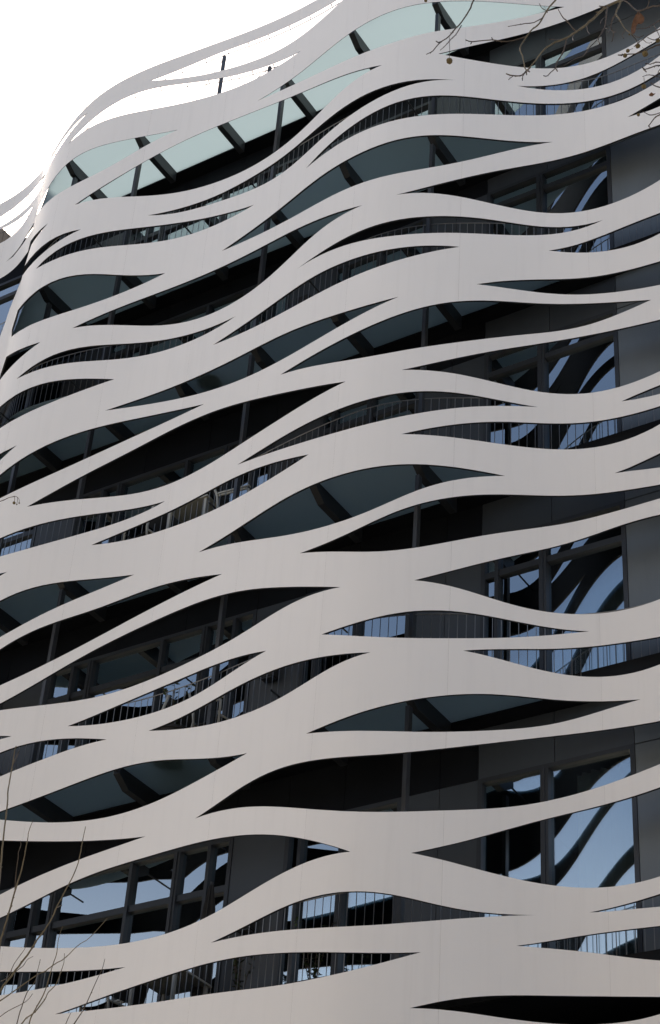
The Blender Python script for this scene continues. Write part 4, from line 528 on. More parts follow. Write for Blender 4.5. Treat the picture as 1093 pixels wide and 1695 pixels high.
'49': ([(-12.106,11.403),(-11.994,11.43),(-11.884,11.46),(-11.775,11.491),(-11.667,11.523),(-11.559,11.555),(-11.451,11.585),(-11.342,11.612),(-11.23,11.635),(-11.117,11.654),(-11.002,11.667),(-10.885,11.675),(-10.767,11.678),(-10.648,11.676),(-10.529,11.669),(-10.41,11.659),(-10.292,11.645),(-10.175,11.63),(-10.06,11.613),(-9.948,11.598),(-9.844,11.588),(-9.745,11.583),(-9.651,11.583),(-9.561,11.586),(-9.475,11.594),(-9.391,11.605),(-9.31,11.62),(-9.23,11.637),(-9.152,11.656),(-9.075,11.677),(-8.999,11.7),(-8.924,11.723),(-8.85,11.748),(-8.775,11.774),(-8.701,11.8),(-8.627,11.827),(-8.553,11.853),(-8.478,11.88),(-8.403,11.906),(-8.327,11.931),(-8.25,11.956),(-8.173,11.979),(-8.094,12.001),(-8.014,12.021),(-7.932,12.04),(-7.848,12.056),(-7.763,12.071),(-7.675,12.082),(-7.585,12.091),(-7.492,12.097),(-7.396,12.098),(-7.297,12.095),(-7.195,12.087),(-7.09,12.075),(-6.983,12.061),(-6.874,12.043),(-6.764,12.023),(-5.788,11.74)],
  [(-12.106,11.403),(-11.971,11.402),(-11.836,11.395),(-11.699,11.382),(-11.562,11.364),(-11.425,11.341),(-11.289,11.313),(-11.154,11.28),(-11.02,11.245),(-10.887,11.206),(-10.757,11.167),(-10.63,11.127),(-10.504,11.087),(-10.381,11.049),(-10.261,11.012),(-10.142,10.978),(-10.026,10.946),(-9.916,10.919),(-9.813,10.901),(-9.716,10.888),(-9.623,10.881),(-9.534,10.878),(-9.448,10.879),(-9.365,10.884),(-9.284,10.891),(-9.205,10.901),(-9.127,10.913),(-9.05,10.927),(-8.975,10.941),(-8.899,10.956),(-8.825,10.972),(-8.75,10.989),(-8.676,11.007),(-8.602,11.025),(-8.528,11.045),(-8.453,11.066),(-8.378,11.089),(-8.303,11.113),(-8.226,11.139),(-8.149,11.167),(-8.072,11.195),(-7.993,11.225),(-7.912,11.255),(-7.831,11.285),(-7.747,11.314),(-7.662,11.343),(-7.575,11.371),(-7.486,11.396),(-7.394,11.419),(-7.299,11.439),(-7.201,11.455),(-7.102,11.469),(-7,11.48),(-6.897,11.488),(-6.792,11.494),(-5.788,11.74)]),
'50': ([(-10.487,12.032),(-10.376,12.047),(-10.266,12.062),(-10.157,12.077),(-10.049,12.092),(-9.944,12.107),(-9.845,12.127),(-9.749,12.15),(-9.658,12.174),(-9.569,12.2),(-9.483,12.226),(-9.398,12.253),(-9.316,12.281),(-9.235,12.308),(-9.155,12.335),(-9.075,12.361),(-8.997,12.386),(-8.919,12.41),(-8.842,12.432),(-8.765,12.452),(-8.687,12.469),(-8.61,12.484),(-8.533,12.496),(-8.455,12.504),(-8.377,12.51),(-8.299,12.514),(-8.219,12.515),(-8.138,12.514),(-8.057,12.512),(-7.974,12.508),(-7.889,12.505),(-7.802,12.5),(-7.713,12.495),(-7.621,12.488),(-7.527,12.479),(-7.429,12.467),(-7.328,12.452),(-7.223,12.433),(-7.116,12.41),(-7.006,12.384)],
  [(-10.487,12.032),(-10.364,12.01),(-10.243,11.987),(-10.124,11.963),(-10.007,11.939),(-9.897,11.92),(-9.794,11.906),(-9.696,11.895),(-9.602,11.888),(-9.512,11.884),(-9.425,11.883),(-9.341,11.884),(-9.259,11.888),(-9.178,11.894),(-9.099,11.903),(-9.022,11.914),(-8.945,11.927),(-8.868,11.942),(-8.793,11.959),(-8.717,11.976),(-8.641,11.995),(-8.566,12.014),(-8.49,12.034),(-8.413,12.055),(-8.336,12.076),(-8.259,12.098),(-8.18,12.122),(-8.101,12.146),(-8.021,12.172),(-7.939,12.2),(-7.856,12.229),(-7.772,12.258),(-7.686,12.287),(-7.598,12.314),(-7.507,12.339),(-7.413,12.36),(-7.316,12.375),(-7.216,12.384),(-7.112,12.386),(-7.006,12.384)]),
'51': ([(-10.374,13.345),(-10.257,13.351),(-10.14,13.357),(-10.025,13.362),(-9.914,13.371),(-9.81,13.386),(-9.71,13.404),(-9.615,13.425),(-9.522,13.446),(-9.432,13.467),(-9.344,13.488),(-9.258,13.506),(-9.173,13.522),(-9.089,13.535),(-9.007,13.546),(-8.925,13.554),(-8.844,13.558),(-8.764,13.56),(-8.684,13.559),(-8.605,13.556),(-8.526,13.55),(-8.446,13.542),(-8.366,13.533),(-8.286,13.523),(-8.204,13.513),(-8.122,13.502),(-8.038,13.491),(-7.952,13.48),(-7.864,13.469),(-7.774,13.458),(-7.681,13.446),(-7.585,13.433)],
  [(-10.374,13.345),(-10.243,13.3),(-10.115,13.257),(-9.99,13.216),(-9.873,13.183),(-9.764,13.159),(-9.661,13.142),(-9.562,13.131),(-9.468,13.125),(-9.377,13.124),(-9.288,13.128),(-9.202,13.134),(-9.117,13.144),(-9.034,13.155),(-8.951,13.169),(-8.87,13.184),(-8.789,13.199),(-8.708,13.216),(-8.627,13.234),(-8.546,13.252),(-8.465,13.271),(-8.383,13.29),(-8.301,13.31),(-8.217,13.33),(-8.132,13.35),(-8.046,13.369),(-7.958,13.387),(-7.869,13.404),(-7.777,13.417),(-7.683,13.427),(-7.585,13.433)]),
'52': ([(-8.798,13.029),(-8.717,13.053),(-8.636,13.075),(-8.556,13.095),(-8.474,13.114),(-8.392,13.131),(-8.31,13.146),(-8.226,13.16),(-8.141,13.172),(-8.055,13.183),(-7.967,13.193),(-7.878,13.203),(-7.786,13.211),(-7.692,13.217),(-7.595,13.221),(-7.495,13.222),(-7.391,13.219),(-7.284,13.211),(-7.173,13.197),(-7.059,13.179),(-6.944,13.157),(-6.826,13.131),(-6.706,13.101),(-5.881,12.88)],
  [(-8.798,13.029),(-8.717,13.021),(-8.636,13.01),(-8.556,12.996),(-8.476,12.981),(-8.396,12.963),(-8.315,12.945),(-8.233,12.925),(-8.15,12.906),(-8.066,12.888),(-7.979,12.87),(-7.89,12.854),(-7.799,12.839),(-7.705,12.825),(-7.608,12.813),(-7.507,12.801),(-7.403,12.79),(-7.296,12.778),(-7.185,12.767),(-7.072,12.757),(-6.957,12.749),(-6.842,12.744),(-6.725,12.74),(-5.881,12.88)]),
'53': ([(-17.936,10.402),(-17.51,10.519),(-16.962,10.626),(-16.262,10.697),(-15.563,10.701),(-14.893,10.65),(-14.8,10.693),(-14.707,10.737),(-14.613,10.78),(-14.519,10.824),(-14.423,10.867),(-14.326,10.909),(-14.225,10.949),(-14.122,10.985),(-14.014,11.017),(-13.9,11.044),(-13.782,11.065),(-13.659,11.081),(-13.533,11.094),(-13.405,11.102),(-13.274,11.107),(-13.142,11.11),(-13.008,11.11),(-12.873,11.108),(-12.737,11.105),(-12.601,11.102),(-12.465,11.096),(-12.328,11.09),(-12.191,11.082),(-12.053,11.071),(-11.915,11.058),(-11.778,11.042),(-11.64,11.023),(-11.503,11.001),(-11.367,10.976),(-11.232,10.948),(-11.098,10.916),(-10.966,10.881),(-10.837,10.843),(-10.709,10.802),(-10.584,10.758),(-10.462,10.712),(-10.342,10.664),(-10.225,10.615),(-10.111,10.564),(-10,10.513),(-9.896,10.465),(-9.798,10.419)],
  [(-17.936,10.402),(-17.51,10.303),(-16.962,10.219),(-16.262,10.177),(-15.563,10.203),(-14.828,10.282),(-14.715,10.268),(-14.6,10.255),(-14.484,10.241),(-14.366,10.228),(-14.245,10.213),(-14.122,10.198),(-13.994,10.181),(-13.863,10.163),(-13.727,10.143),(-13.59,10.123),(-13.453,10.105),(-13.314,10.087),(-13.176,10.072),(-13.038,10.058),(-12.9,10.046),(-12.762,10.037),(-12.626,10.03),(-12.491,10.026),(-12.358,10.025),(-12.226,10.028),(-12.098,10.033),(-11.972,10.043),(-11.849,10.056),(-11.73,10.073),(-11.614,10.093),(-11.501,10.117),(-11.391,10.143),(-11.282,10.171),(-11.175,10.2),(-11.069,10.229),(-10.963,10.258),(-10.858,10.286),(-10.753,10.312),(-10.647,10.337),(-10.541,10.359),(-10.435,10.379),(-10.328,10.395),(-10.22,10.406),(-10.112,10.414),(-10.003,10.416),(-9.899,10.418),(-9.798,10.419)]),
'54': ([(-17.727,9.807),(-17.313,9.855),(-16.781,9.901),(-16.101,9.938),(-15.421,9.954),(-14.771,9.957),(-14.647,9.949),(-14.522,9.94),(-14.395,9.93),(-14.264,9.919),(-14.13,9.906),(-13.992,9.891),(-13.848,9.873),(-13.7,9.852),(-13.551,9.832),(-13.4,9.812),(-13.248,9.792),(-13.096,9.773),(-12.943,9.754)],
  [(-17.727,9.807),(-17.313,9.759),(-16.781,9.714),(-16.101,9.678),(-15.421,9.663),(-14.718,9.661),(-14.605,9.67),(-14.491,9.68),(-14.375,9.69),(-14.256,9.699),(-14.135,9.707),(-14.011,9.714),(-13.883,9.72),(-13.751,9.725),(-13.618,9.73),(-13.485,9.735),(-13.35,9.74),(-13.215,9.745),(-13.08,9.75),(-12.943,9.754)]),
'55': ([(-13.944,9.361),(-13.828,9.378),(-13.709,9.394),(-13.59,9.41),(-13.47,9.426),(-13.349,9.44),(-13.226,9.454),(-13.103,9.466),(-12.978,9.476),(-12.852,9.484),(-12.725,9.492),(-12.598,9.497),(-12.47,9.502),(-12.341,9.506),(-12.213,9.509),(-12.085,9.511),(-11.957,9.512),(-11.829,9.512),(-11.701,9.51),(-11.574,9.505),(-11.447,9.498),(-11.32,9.489),(-11.194,9.478),(-11.069,9.465),(-10.946,9.45),(-10.824,9.434),(-10.703,9.416),(-10.585,9.398),(-10.468,9.38),(-10.353,9.36),(-10.24,9.341),(-10.128,9.321),(-10.019,9.302),(-9.915,9.285),(-9.817,9.273),(-9.724,9.265),(-9.636,9.26),(-9.551,9.257),(-9.469,9.258),(-9.389,9.261),(-9.312,9.266),(-9.236,9.274),(-9.162,9.284),(-9.089,9.295)],
  [(-13.944,9.361),(-13.815,9.354),(-13.684,9.345),(-13.551,9.335),(-13.417,9.324),(-13.282,9.313),(-13.146,9.3),(-13.009,9.287),(-12.871,9.273),(-12.734,9.259),(-12.596,9.245),(-12.458,9.231),(-12.32,9.216),(-12.183,9.203),(-12.047,9.189),(-11.912,9.175),(-11.778,9.162),(-11.645,9.148),(-11.513,9.134),(-11.383,9.119),(-11.255,9.104),(-11.128,9.09),(-11.003,9.075),(-10.88,9.062),(-10.76,9.051),(-10.641,9.041),(-10.526,9.034),(-10.412,9.029),(-10.301,9.026),(-10.191,9.026),(-10.084,9.028),(-9.979,9.031),(-9.881,9.04),(-9.788,9.053),(-9.7,9.07),(-9.616,9.091),(-9.534,9.114),(-9.456,9.14),(-9.379,9.168),(-9.305,9.198),(-9.232,9.229),(-9.16,9.262),(-9.089,9.295)]),
'56': ([(-11.631,9.742),(-11.515,9.758),(-11.401,9.775),(-11.289,9.793),(-11.178,9.813),(-11.07,9.834),(-10.962,9.856),(-10.856,9.877),(-10.75,9.899),(-10.644,9.918),(-10.538,9.935),(-10.432,9.948),(-10.325,9.958),(-10.217,9.963),(-10.109,9.965),(-10.002,9.962),(-9.899,9.959),(-9.801,9.955),(-9.708,9.951),(-9.619,9.945),(-9.534,9.938),(-9.451,9.928),(-9.371,9.917),(-9.294,9.904),(-9.218,9.89),(-9.144,9.876),(-9.072,9.861),(-9,9.848),(-8.929,9.837),(-8.859,9.828),(-8.788,9.821),(-8.718,9.817),(-8.648,9.815),(-8.577,9.816),(-8.506,9.819),(-8.435,9.823),(-8.363,9.829),(-8.29,9.836),(-8.217,9.843),(-8.142,9.851)],
  [(-11.631,9.742),(-11.501,9.737),(-11.372,9.729),(-11.244,9.72),(-11.117,9.71),(-10.992,9.698),(-10.868,9.685),(-10.745,9.671),(-10.624,9.657),(-10.505,9.641),(-10.388,9.626),(-10.272,9.61),(-10.159,9.595),(-10.047,9.58),(-9.939,9.568),(-9.838,9.56),(-9.743,9.557),(-9.652,9.558),(-9.565,9.561),(-9.481,9.568),(-9.4,9.577),(-9.321,9.589),(-9.243,9.603),(-9.167,9.618),(-9.093,9.634),(-9.019,9.651),(-8.946,9.669),(-8.873,9.688),(-8.801,9.707),(-8.729,9.726),(-8.657,9.744),(-8.585,9.762),(-8.513,9.78),(-8.44,9.797),(-8.367,9.812),(-8.293,9.827),(-8.218,9.84),(-8.142,9.851)]),
'57': ([(-8.313,9.485),(-8.237,9.508),(-8.161,9.531),(-8.084,9.555),(-8.006,9.578),(-7.926,9.6),(-7.845,9.621),(-7.761,9.64),(-7.676,9.655),(-7.588,9.668),(-7.497,9.676),(-7.403,9.68),(-7.306,9.68),(-7.205,9.675),(-7.102,9.666),(-6.997,9.654),(-6.89,9.639),(-6.054,9.389)],
  [(-8.313,9.485),(-8.237,9.487),(-8.161,9.489),(-8.084,9.489),(-8.006,9.488),(-7.926,9.485),(-7.845,9.48),(-7.762,9.472),(-7.677,9.461),(-7.59,9.447),(-7.501,9.429),(-7.409,9.408),(-7.314,9.384),(-7.216,9.356),(-7.116,9.327),(-7.014,9.297),(-6.909,9.266),(-6.054,9.389)]),
'58': ([(-7.659,9.907),(-7.594,9.919),(-7.528,9.931),(-7.461,9.942),(-7.392,9.952),(-7.321,9.961),(-7.249,9.969),(-7.175,9.975),(-7.101,9.98),(-7.025,9.985),(-6.949,9.988),(-6.872,9.991),(-6.244,9.914)],
  [(-7.659,9.907),(-7.486,9.906),(-7.248,9.899),(-6.879,9.849),(-6.244,9.914)]),
'59': ([(-9.205,10.408),(-9.129,10.436),(-9.054,10.467),(-8.981,10.5),(-8.908,10.534),(-8.835,10.57),(-8.763,10.607),(-8.691,10.646),(-8.62,10.686),(-8.548,10.726),(-8.475,10.768),(-8.403,10.809),(-8.329,10.849),(-8.255,10.889),(-8.18,10.928),(-8.103,10.964),(-8.025,10.999),(-7.945,11.031),(-7.863,11.061),(-7.779,11.089),(-7.693,11.114),(-7.605,11.137),(-7.514,11.157),(-7.421,11.174),(-7.325,11.188),(-7.225,11.198),(-7.123,11.206),(-7.019,11.211),(-6.914,11.215),(-6.807,11.216),(-5.38,10.711)],
  [(-9.205,10.408),(-9.129,10.396),(-9.055,10.383),(-8.982,10.37),(-8.909,10.357),(-8.838,10.343),(-8.767,10.328),(-8.696,10.314),(-8.625,10.3),(-8.555,10.286),(-8.484,10.273),(-8.413,10.26),(-8.341,10.248),(-8.268,10.237),(-8.194,10.227),(-8.119,10.218),(-8.042,10.21),(-7.964,10.203),(-7.885,10.198),(-7.803,10.193),(-7.719,10.19),(-7.633,10.187),(-7.545,10.186),(-7.455,10.185),(-7.361,10.184),(-7.265,10.183),(-7.166,10.183),(-7.066,10.183),(-6.964,10.184),(-6.861,10.186),(-5.38,10.711)]),
'60': ([(-9.164,8.686),(-9.092,8.716),(-9.021,8.745),(-8.951,8.774),(-8.881,8.801),(-8.81,8.827),(-8.74,8.85),(-8.669,8.871),(-8.598,8.89),(-8.527,8.907),(-8.455,8.921),(-8.383,8.934),(-8.31,8.945),(-8.236,8.955),(-8.161,8.963),(-8.086,8.97),(-8.009,8.975),(-7.931,8.98),(-7.851,8.983),(-7.77,8.984),(-7.686,8.984),(-7.601,8.982),(-7.513,8.977),(-7.422,8.969),(-7.329,8.958),(-7.232,8.944),(-7.133,8.926),(-7.032,8.907),(-6.929,8.884),(-6.269,8.778)],
  [(-9.164,8.686),(-9.089,8.692),(-9.016,8.697),(-8.944,8.701),(-8.872,8.702),(-8.801,8.703),(-8.73,8.702),(-8.659,8.7),(-8.589,8.697),(-8.518,8.694),(-8.447,8.69),(-8.375,8.687),(-8.303,8.685),(-8.231,8.683),(-8.157,8.681),(-8.082,8.68),(-8.006,8.679),(-7.928,8.679),(-7.849,8.68),(-7.768,8.681),(-7.685,8.682),(-7.599,8.684),(-7.512,8.686),(-7.422,8.688),(-7.329,8.69),(-7.234,8.692),(-7.137,8.695),(-7.038,8.7),(-6.938,8.706),(-6.269,8.778)]),
'F2': ([(-20.205,25.48),(-20.082,25.548),(-19.923,25.615),(-19.721,25.671),(-19.519,25.702),(-19.325,25.716),(-19.261,25.742),(-19.195,25.767),(-19.128,25.792),(-19.06,25.814),(-18.99,25.836),(-18.918,25.855),(-18.844,25.872),(-18.767,25.885),(-18.687,25.895),(-18.603,25.898),(-18.513,25.895)],
  [(-20.205,25.48),(-20.082,25.425),(-19.923,25.375),(-19.721,25.339),(-19.519,25.33),(-19.259,25.336),(-19.179,25.374),(-19.101,25.412),(-19.024,25.453),(-18.949,25.495),(-18.875,25.539),(-18.804,25.586),(-18.736,25.637),(-18.672,25.691),(-18.612,25.751),(-18.559,25.818),(-18.513,25.895)]),
}
TOPEDGE = [(-19.44,26.41),(-19.35,26.473),(-19.258,26.534),(-19.164,26.592),(-19.065,26.647),(-18.962,26.695),(-18.852,26.735),(-18.733,26.763),(-18.601,26.772),(-18.444,26.746),(-18.226,26.635),(-16.827,25.139),(-16.663,25.164),(-16.53,25.233),(-16.412,25.325),(-16.302,25.429),(-16.196,25.54),(-16.088,25.65),(-15.973,25.751),(-15.853,25.845),(-15.728,25.932),(-15.6,26.013),(-15.47,26.088),(-15.337,26.158),(-15.202,26.222),(-15.065,26.28),(-14.927,26.333),(-14.786,26.38),(-14.642,26.42),(-14.495,26.453),(-14.344,26.479),(-14.188,26.494),(-14.026,26.498),(-13.856,26.486),(-13.678,26.459),(-13.497,26.425),(-13.315,26.386),(-13.13,26.342),(-12.945,26.294),(-12.759,26.244),(-12.573,26.193),(-12.389,26.143),(-12.206,26.095),(-12.026,26.052),(-11.85,26.014),(-11.677,25.983),(-11.508,25.959)]
# ------------------------------------------------------------------ the white screen: one perforated sheet, cut into panels
def outline(U, L):
    u = [np.array(p) for p in U]; l = [np.array(p) for p in L]
    return u + l[::-1][1:-1]
polys = []
for n_, (U, L) in HOLES.items():
    P = outline(U, L); Q = []
    for p in P:
        if not Q or np.hypot(*(p-Q[-1])) > .012: Q.append(p)
    polys.append(Q)
X0, X1, ZB = -24.0, -3.2, 6.4
top = [(X0, 25.2), (-22.0, 25.0), (-20.4, 25.1)] + [tuple(p) for p in TOPEDGE] + [(-11.0, 25.75), (-10.2, 25.55), (-9.2, 25.5), (-8, 25.9), (-6.8, 26.3), (-5.2, 26.0), (X1, 25.6)]
tx = np.array([p[0] for p in top]); tz = np.array([p[1] for p in top])
ztop = lambda x: float(np.interp(x, tx, tz))
# a few more waves below and beyond the picture
rg = random.Random(11)
extra = [(-14.5, 8.1, 2.2, .32), (-10.0, 7.7, 2.6, .4), (-4.3, 12.2, .9, .3), (-4.1, 16.2, .8, .3), (-12.4, 7.0, 2.0, .25), (-6.2, 7.6, 1.4, .3)]
z_ = 7.4; j_ = 0
while z_ < 20.4:
    hh = rg.uniform(.42, .62)
    if j_ % 2 == 0: extra.append((-21.2+rg.uniform(-.2, .2), z_+.2, 1.7+rg.uniform(-.1, .1), hh))
    else: extra += [(-20.6+rg.uniform(-.1, .1), z_+.1, 1.0, hh*.9), (-22.9, z_+.1, 1.0, hh*.9)]
    z_ += hh+.42; j_ += 1
for (xc, zc, hw, hh) in extra:
    polys.append([np.array((xc+hw*math.cos(t), zc+.2*math.sin(1.4*math.cos(t))+hh*math.sin(t)**3)) for t in np.linspace(0, 2*PI, 44, endpoint=False)])
SEAMS = [XK(k)+.73 for k in range(-3, 10)]
pts = []; edges = []
def loop(P):
    n = len(pts)
    for p in P: pts.append(Vector((float(p[0]), float(p[1]))))
    for i in range(len(P)): edges.append((n+i, n+(i+1) % len(P)))
for P in polys: loop(P)
gx = np.arange(X0, X1+.001, .13)
border = [(x, ztop(x)) for x in gx]
bl = [(x, ZB) for x in gx[::-1]]
loop(border + [(gx[-1], z) for z in np.arange(ztop(gx[-1])-.5, ZB+.3, -.5)] + bl + [(gx[0], z) for z in np.arange(ZB+.5, ztop(gx[0])-.3, .5)])
for s in SEAMS:
    if X0+.2 < s < X1-.2:
        for d in (-.0004, .0004):
            zz = list(np.linspace(ZB+.001, ztop(s+d)-.002, 60)); n = len(pts)
            for z in zz: pts.append(Vector((s+d, float(z))))
            for i in range(len(zz)-1): edges.append((n+i, n+i+1))
for x in gx[1:-1]:
    for z in np.arange(ZB+.35, ztop(x)-.1, .42): pts.append(Vector((float(x), float(z))))
vo, eo, fo, _a, _b, _c = delaunay_2d_cdt(pts, edges, [], 0, 1e-5)
V2 = np.array([(v.x, v.y) for v in vo]); T = np.array([f for f in fo if len(f) == 3])
cen = V2[T].mean(1)
keep = np.ones(len(T), bool)
def inside(P, C):
    P = np.asarray(P); x, z = C[:, 0], C[:, 1]; r = np.zeros(len(C), bool); q = np.roll(P, -1, 0)
    for (x1, z1), (x2, z2) in zip(P, q):
        c = ((z1 > z) != (z2 > z))
        if c.any(): r ^= c & (x < (x2-x1)*(z-z1)/(z2-z1+1e-30)+x1)
    return r
for P in polys:
    A = np.asarray(P); m = (cen[:, 0] > A[:, 0].min()) & (cen[:, 0] < A[:, 0].max()) & (cen[:, 1] > A[:, 1].min()) & (cen[:, 1] < A[:, 1].max()) & keep
    idx = np.where(m)[0]
    if len(idx): keep[idx[inside(P, cen[idx])]] = False
keep &= (cen[:, 1] < np.interp(cen[:, 0], tx, tz)+1e-4) & (cen[:, 1] > ZB)
for s in SEAMS: keep &= ~(np.abs(cen[:, 0]-s) < .0004)
T = T[keep]; cen = cen[keep]
e1 = V2[T[:, 1]]-V2[T[:, 0]]; e2 = V2[T[:, 2]]-V2[T[:, 0]]
flip = (e1[:, 0]*e2[:, 1]-e1[:, 1]*e2[:, 0]) < 0
T[flip] = T[flip][:, ::-1]
THK = np.interp(V2[:, 1], [22.9, 24.0], [.030, .007])          # the free-standing bands at the top are single sheets
Ys = np.array([S(x) for x in V2[:, 0]]); dd = np.array([dS(x) for x in V2[:, 0]]); nn = np.sqrt(1+dd*dd)
NX, NY = dd/nn, -1/nn                                   # outward normal
screen = thing('facade_screen', 'undulating white metal screen with long wave shaped openings across the facade', 'screen', (0, 0, 0))
pid = np.searchsorted(np.array(SEAMS[::-1]), cen[:, 0])
def pieces(t):                                          # connected sheets within one panel column
    par = {}
    def find(a):
        while par[a] != a: par[a] = par[par[a]]; a = par[a]
        return a
    for tri in t:
        for v in tri: par.setdefault(int(v), int(v))
    for a, b, c in t:
        ra = find(int(a)); par[find(int(b))] = ra; par[find(int(c))] = find(ra)
    lab = np.array([find(int(tri[0])) for tri in t])
    return [t[lab == l] for l in np.unique(lab)]
for t in [p for k in sorted(set(pid)) for p in pieces(T[pid == k])]:
    if len(t) < 3: continue
    t = t; used, inv = np.unique(t, return_inverse=True); t = inv.reshape(-1, 3); n = len(used)
    F3 = np.stack([V2[used, 0], Ys[used], V2[used, 1]], 1)
    B3 = F3 - np.stack([NX[used], NY[used], np.zeros(n)], 1)*THK[used][:, None]
    ed = {}
    for a, b, c in t:
        for p, q in ((a, b), (b, c), (c, a)): ed[(p, q)] = 1
    side = [(p, q) for p, q in ed if (q, p) not in ed]
    verts = list(map(tuple, F3)) + list(map(tuple, B3)); faces = [tuple(x) for x in t] + [(c+n, b+n, a+n) for a, b, c in t]
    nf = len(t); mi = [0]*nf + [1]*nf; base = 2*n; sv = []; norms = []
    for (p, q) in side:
        m = len(verts); verts += [tuple(F3[q]), tuple(F3[p]), tuple(B3[p]), tuple(B3[q])]; faces.append((m, m+1, m+2, m+3)); mi.append(1)  # edge faces get the dark backing colour, so their shade is painted in
    me = bpy.data.meshes.new('panel'); me.from_pydata(verts, [], faces); me.update()
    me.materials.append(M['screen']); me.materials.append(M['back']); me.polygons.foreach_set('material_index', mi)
    me.polygons.foreach_set('use_smooth', [True]*(2*nf)+[False]*len(side))
    vn = np.stack([NX[used], NY[used], np.zeros(n)], 1)
    ln = np.zeros((len(me.loops), 3)); lv = np.zeros(len(me.loops), int); me.loops.foreach_get('vertex_index', lv)
    isf = lv < n; isb = (lv >= n) & (lv < 2*n); ln[isf] = vn[lv[isf]]; ln[isb] = -vn[lv[isb]-n]
    me.normals_split_custom_set([tuple(x) for x in ln])
    link('panel', me, screen)
# thin trim rods with clips that follow the lower edges of the topmost bands
def trim(U, i0=1, i1=-1, drop=.045):
    P = catmull(U, 2)[i0:i1]; q = MB()
    P = [Vector((p[0], S(p[0])+.05, p[1]-drop)) for p in P]
    q.tube(P, .0065, 5)
    acc = 0
    for a, b in zip(P, P[1:]):
        acc += (b-a).length
        if acc > .42:
            acc = 0; q.tube([b + Vector((0, 0, -.012)), b + Vector((0, -.03, drop+.01))], .008, 5)
    q.build('edge_trim', 'post', screen, smooth=True)
for n_ in ('1', '2', 'F2', '2b'): trim(HOLES[n_][0])
# ------------------------------------------------------------------ things on the balconies
def pot_plant(name, label, loc, r=.19, h=.34, leaves=70, spread=.3, tall=.8, group='potted plants on the balconies', seed=1):
    rnd = random.Random(seed)
    t = thing(name, label, 'potted plant', loc, group)
    b = MB(); b.lathe([(r*.96, 0), (r, .02), (r*1.12, h*.9), (r*1.2, h*.9), (r*1.2, h), (r*1.06, h), (r*1.04, h-.05)], (0, 0, 0), 22); b.build('pot', 'pot', t, smooth=False)
    st = MB(); lf = MB()
    for j in range(7):
        a = rnd.uniform(0, 2*PI); s = rnd.uniform(.3, 1)*spread; P = []
        for q in range(6):
            u = q/5; P.append((math.cos(a)*s*u**1.4*.9+rnd.uniform(-.01, .01), math.sin(a)*s*u**1.4*.9+rnd.uniform(-.01, .01), h-.06+u*tall*rnd.uniform(.92, 1.04)))
        st.tube(P, [.008*(1-.13*q) for q in range(6)], 5)
        for q in range(int(leaves/7)):
            u = rnd.uniform(.25, 1); k = min(4, int(u*5)); p = Vector(P[k]).lerp(Vector(P[k+1]), u*5-k)
            d = Vector((rnd.uniform(-1, 1), rnd.uniform(-1, 1), rnd.uniform(-.5, .8))).normalized(); L = rnd.uniform(.05, .085)
            w_ = d.cross(Vector((0, 0, 1))).normalized()*L*.3; n = w_.cross(d).normalized()*.006
            lf.add([p, p+d*L*.5+w_, p+d*L, p+d*L*.5-w_, p+d*L*.5+n], [(0, 1, 4), (1, 2, 4), (2, 3, 4), (3, 0, 4)])
    st.build('stems', 'twig', t); lf.build('foliage', 'foliage', t)
    return t
def on_floor(px_, py_, i):
    v = ray(px_, py_); Y = (FLOORS[i]-EYE)/v[2]; return (v[0]*Y, Y, FLOORS[i]+.031)
pot_plant('potted_plant', 'dark round pot whose base shows through the glass floor above the lower left windows', on_floor(278, 1262, 1), .21, .4, seed=3)
pot_plant('potted_plant', 'dark round pot showing through the glass floor left of picture centre', on_floor(346, 632, 3), .19, .4, seed=4)
pot_plant('potted_plant', 'added potted shrub standing in for tree leaves mirrored in the middle windows', (RX(-.655), 16.9, FLOORS[0]+.031), .17, .32, 130, .34, .95, seed=5)  # this shrub and the next are added for tree leaves reflected in the panes
pot_plant('potted_plant', 'added potted shrub beside the dark cladding, standing in for mirrored tree leaves', (RX(-.715), 16.9, FLOORS[0]+.031), .17, .32, 110, .28, .9, seed=8)
def chair(label, loc, rz):
    t = thing('balcony_chair', label, 'chair', loc, 'metal chairs on the balconies'); t.rotation_euler = (0, 0, rz)
    for sx in (-.27, .27):
        q = MB(); q.tube([(sx, -.26, 0), (sx, -.26, .62), (sx, -.22, .645), (sx, .22, .645)], .019, 6); q.build('front_leg', 'chair', t, smooth=True)
        q = MB(); q.tube([(sx, .30, 0), (sx, .22, .45), (sx, .25, .645), (sx, .36, .92)], .019, 6); q.build('rear_leg', 'chair', t, smooth=True)
        q = MB(); q.box(sx-.028, sx+.028, -.27, .23, .662, .685); q.build('armrest', 'chair', t)
    for yy in (-.25, .225):
        q = MB(); q.tube([(-.25, yy, .415), (.25, yy, .415)], .015, 6); q.build('stretcher', 'chair', t, smooth=True)
    V = []; F = []
    for j in range(9):
        u = j/8; y = -.25+.48*u; z = .435-.03*math.sin(PI*u)-.02*u
        V += [(-.252, y, z), (.252, y, z), (-.252, y, z-.008), (.252, y, z-.008)]
    for j in range(8):
        a = 4*j; F += [(a, a+1, a+5, a+4), (a+2, a+6, a+7, a+3), (a, a+4, a+6, a+2), (a+1, a+3, a+7, a+5)]
    q = MB(); q.add(V, F); q.build('seat', 'sling', t)
    V = []
    for j in range(9):
        u = j/8; z = .47+.44*u; y = .225+.13*u+.03*math.sin(PI*u)
        V += [(-.252, y, z), (.252, y, z), (-.252, y+.008, z), (.252, y+.008, z)]
    q = MB(); q.add(V, F); q.build('backrest', 'sling', t)
    return t
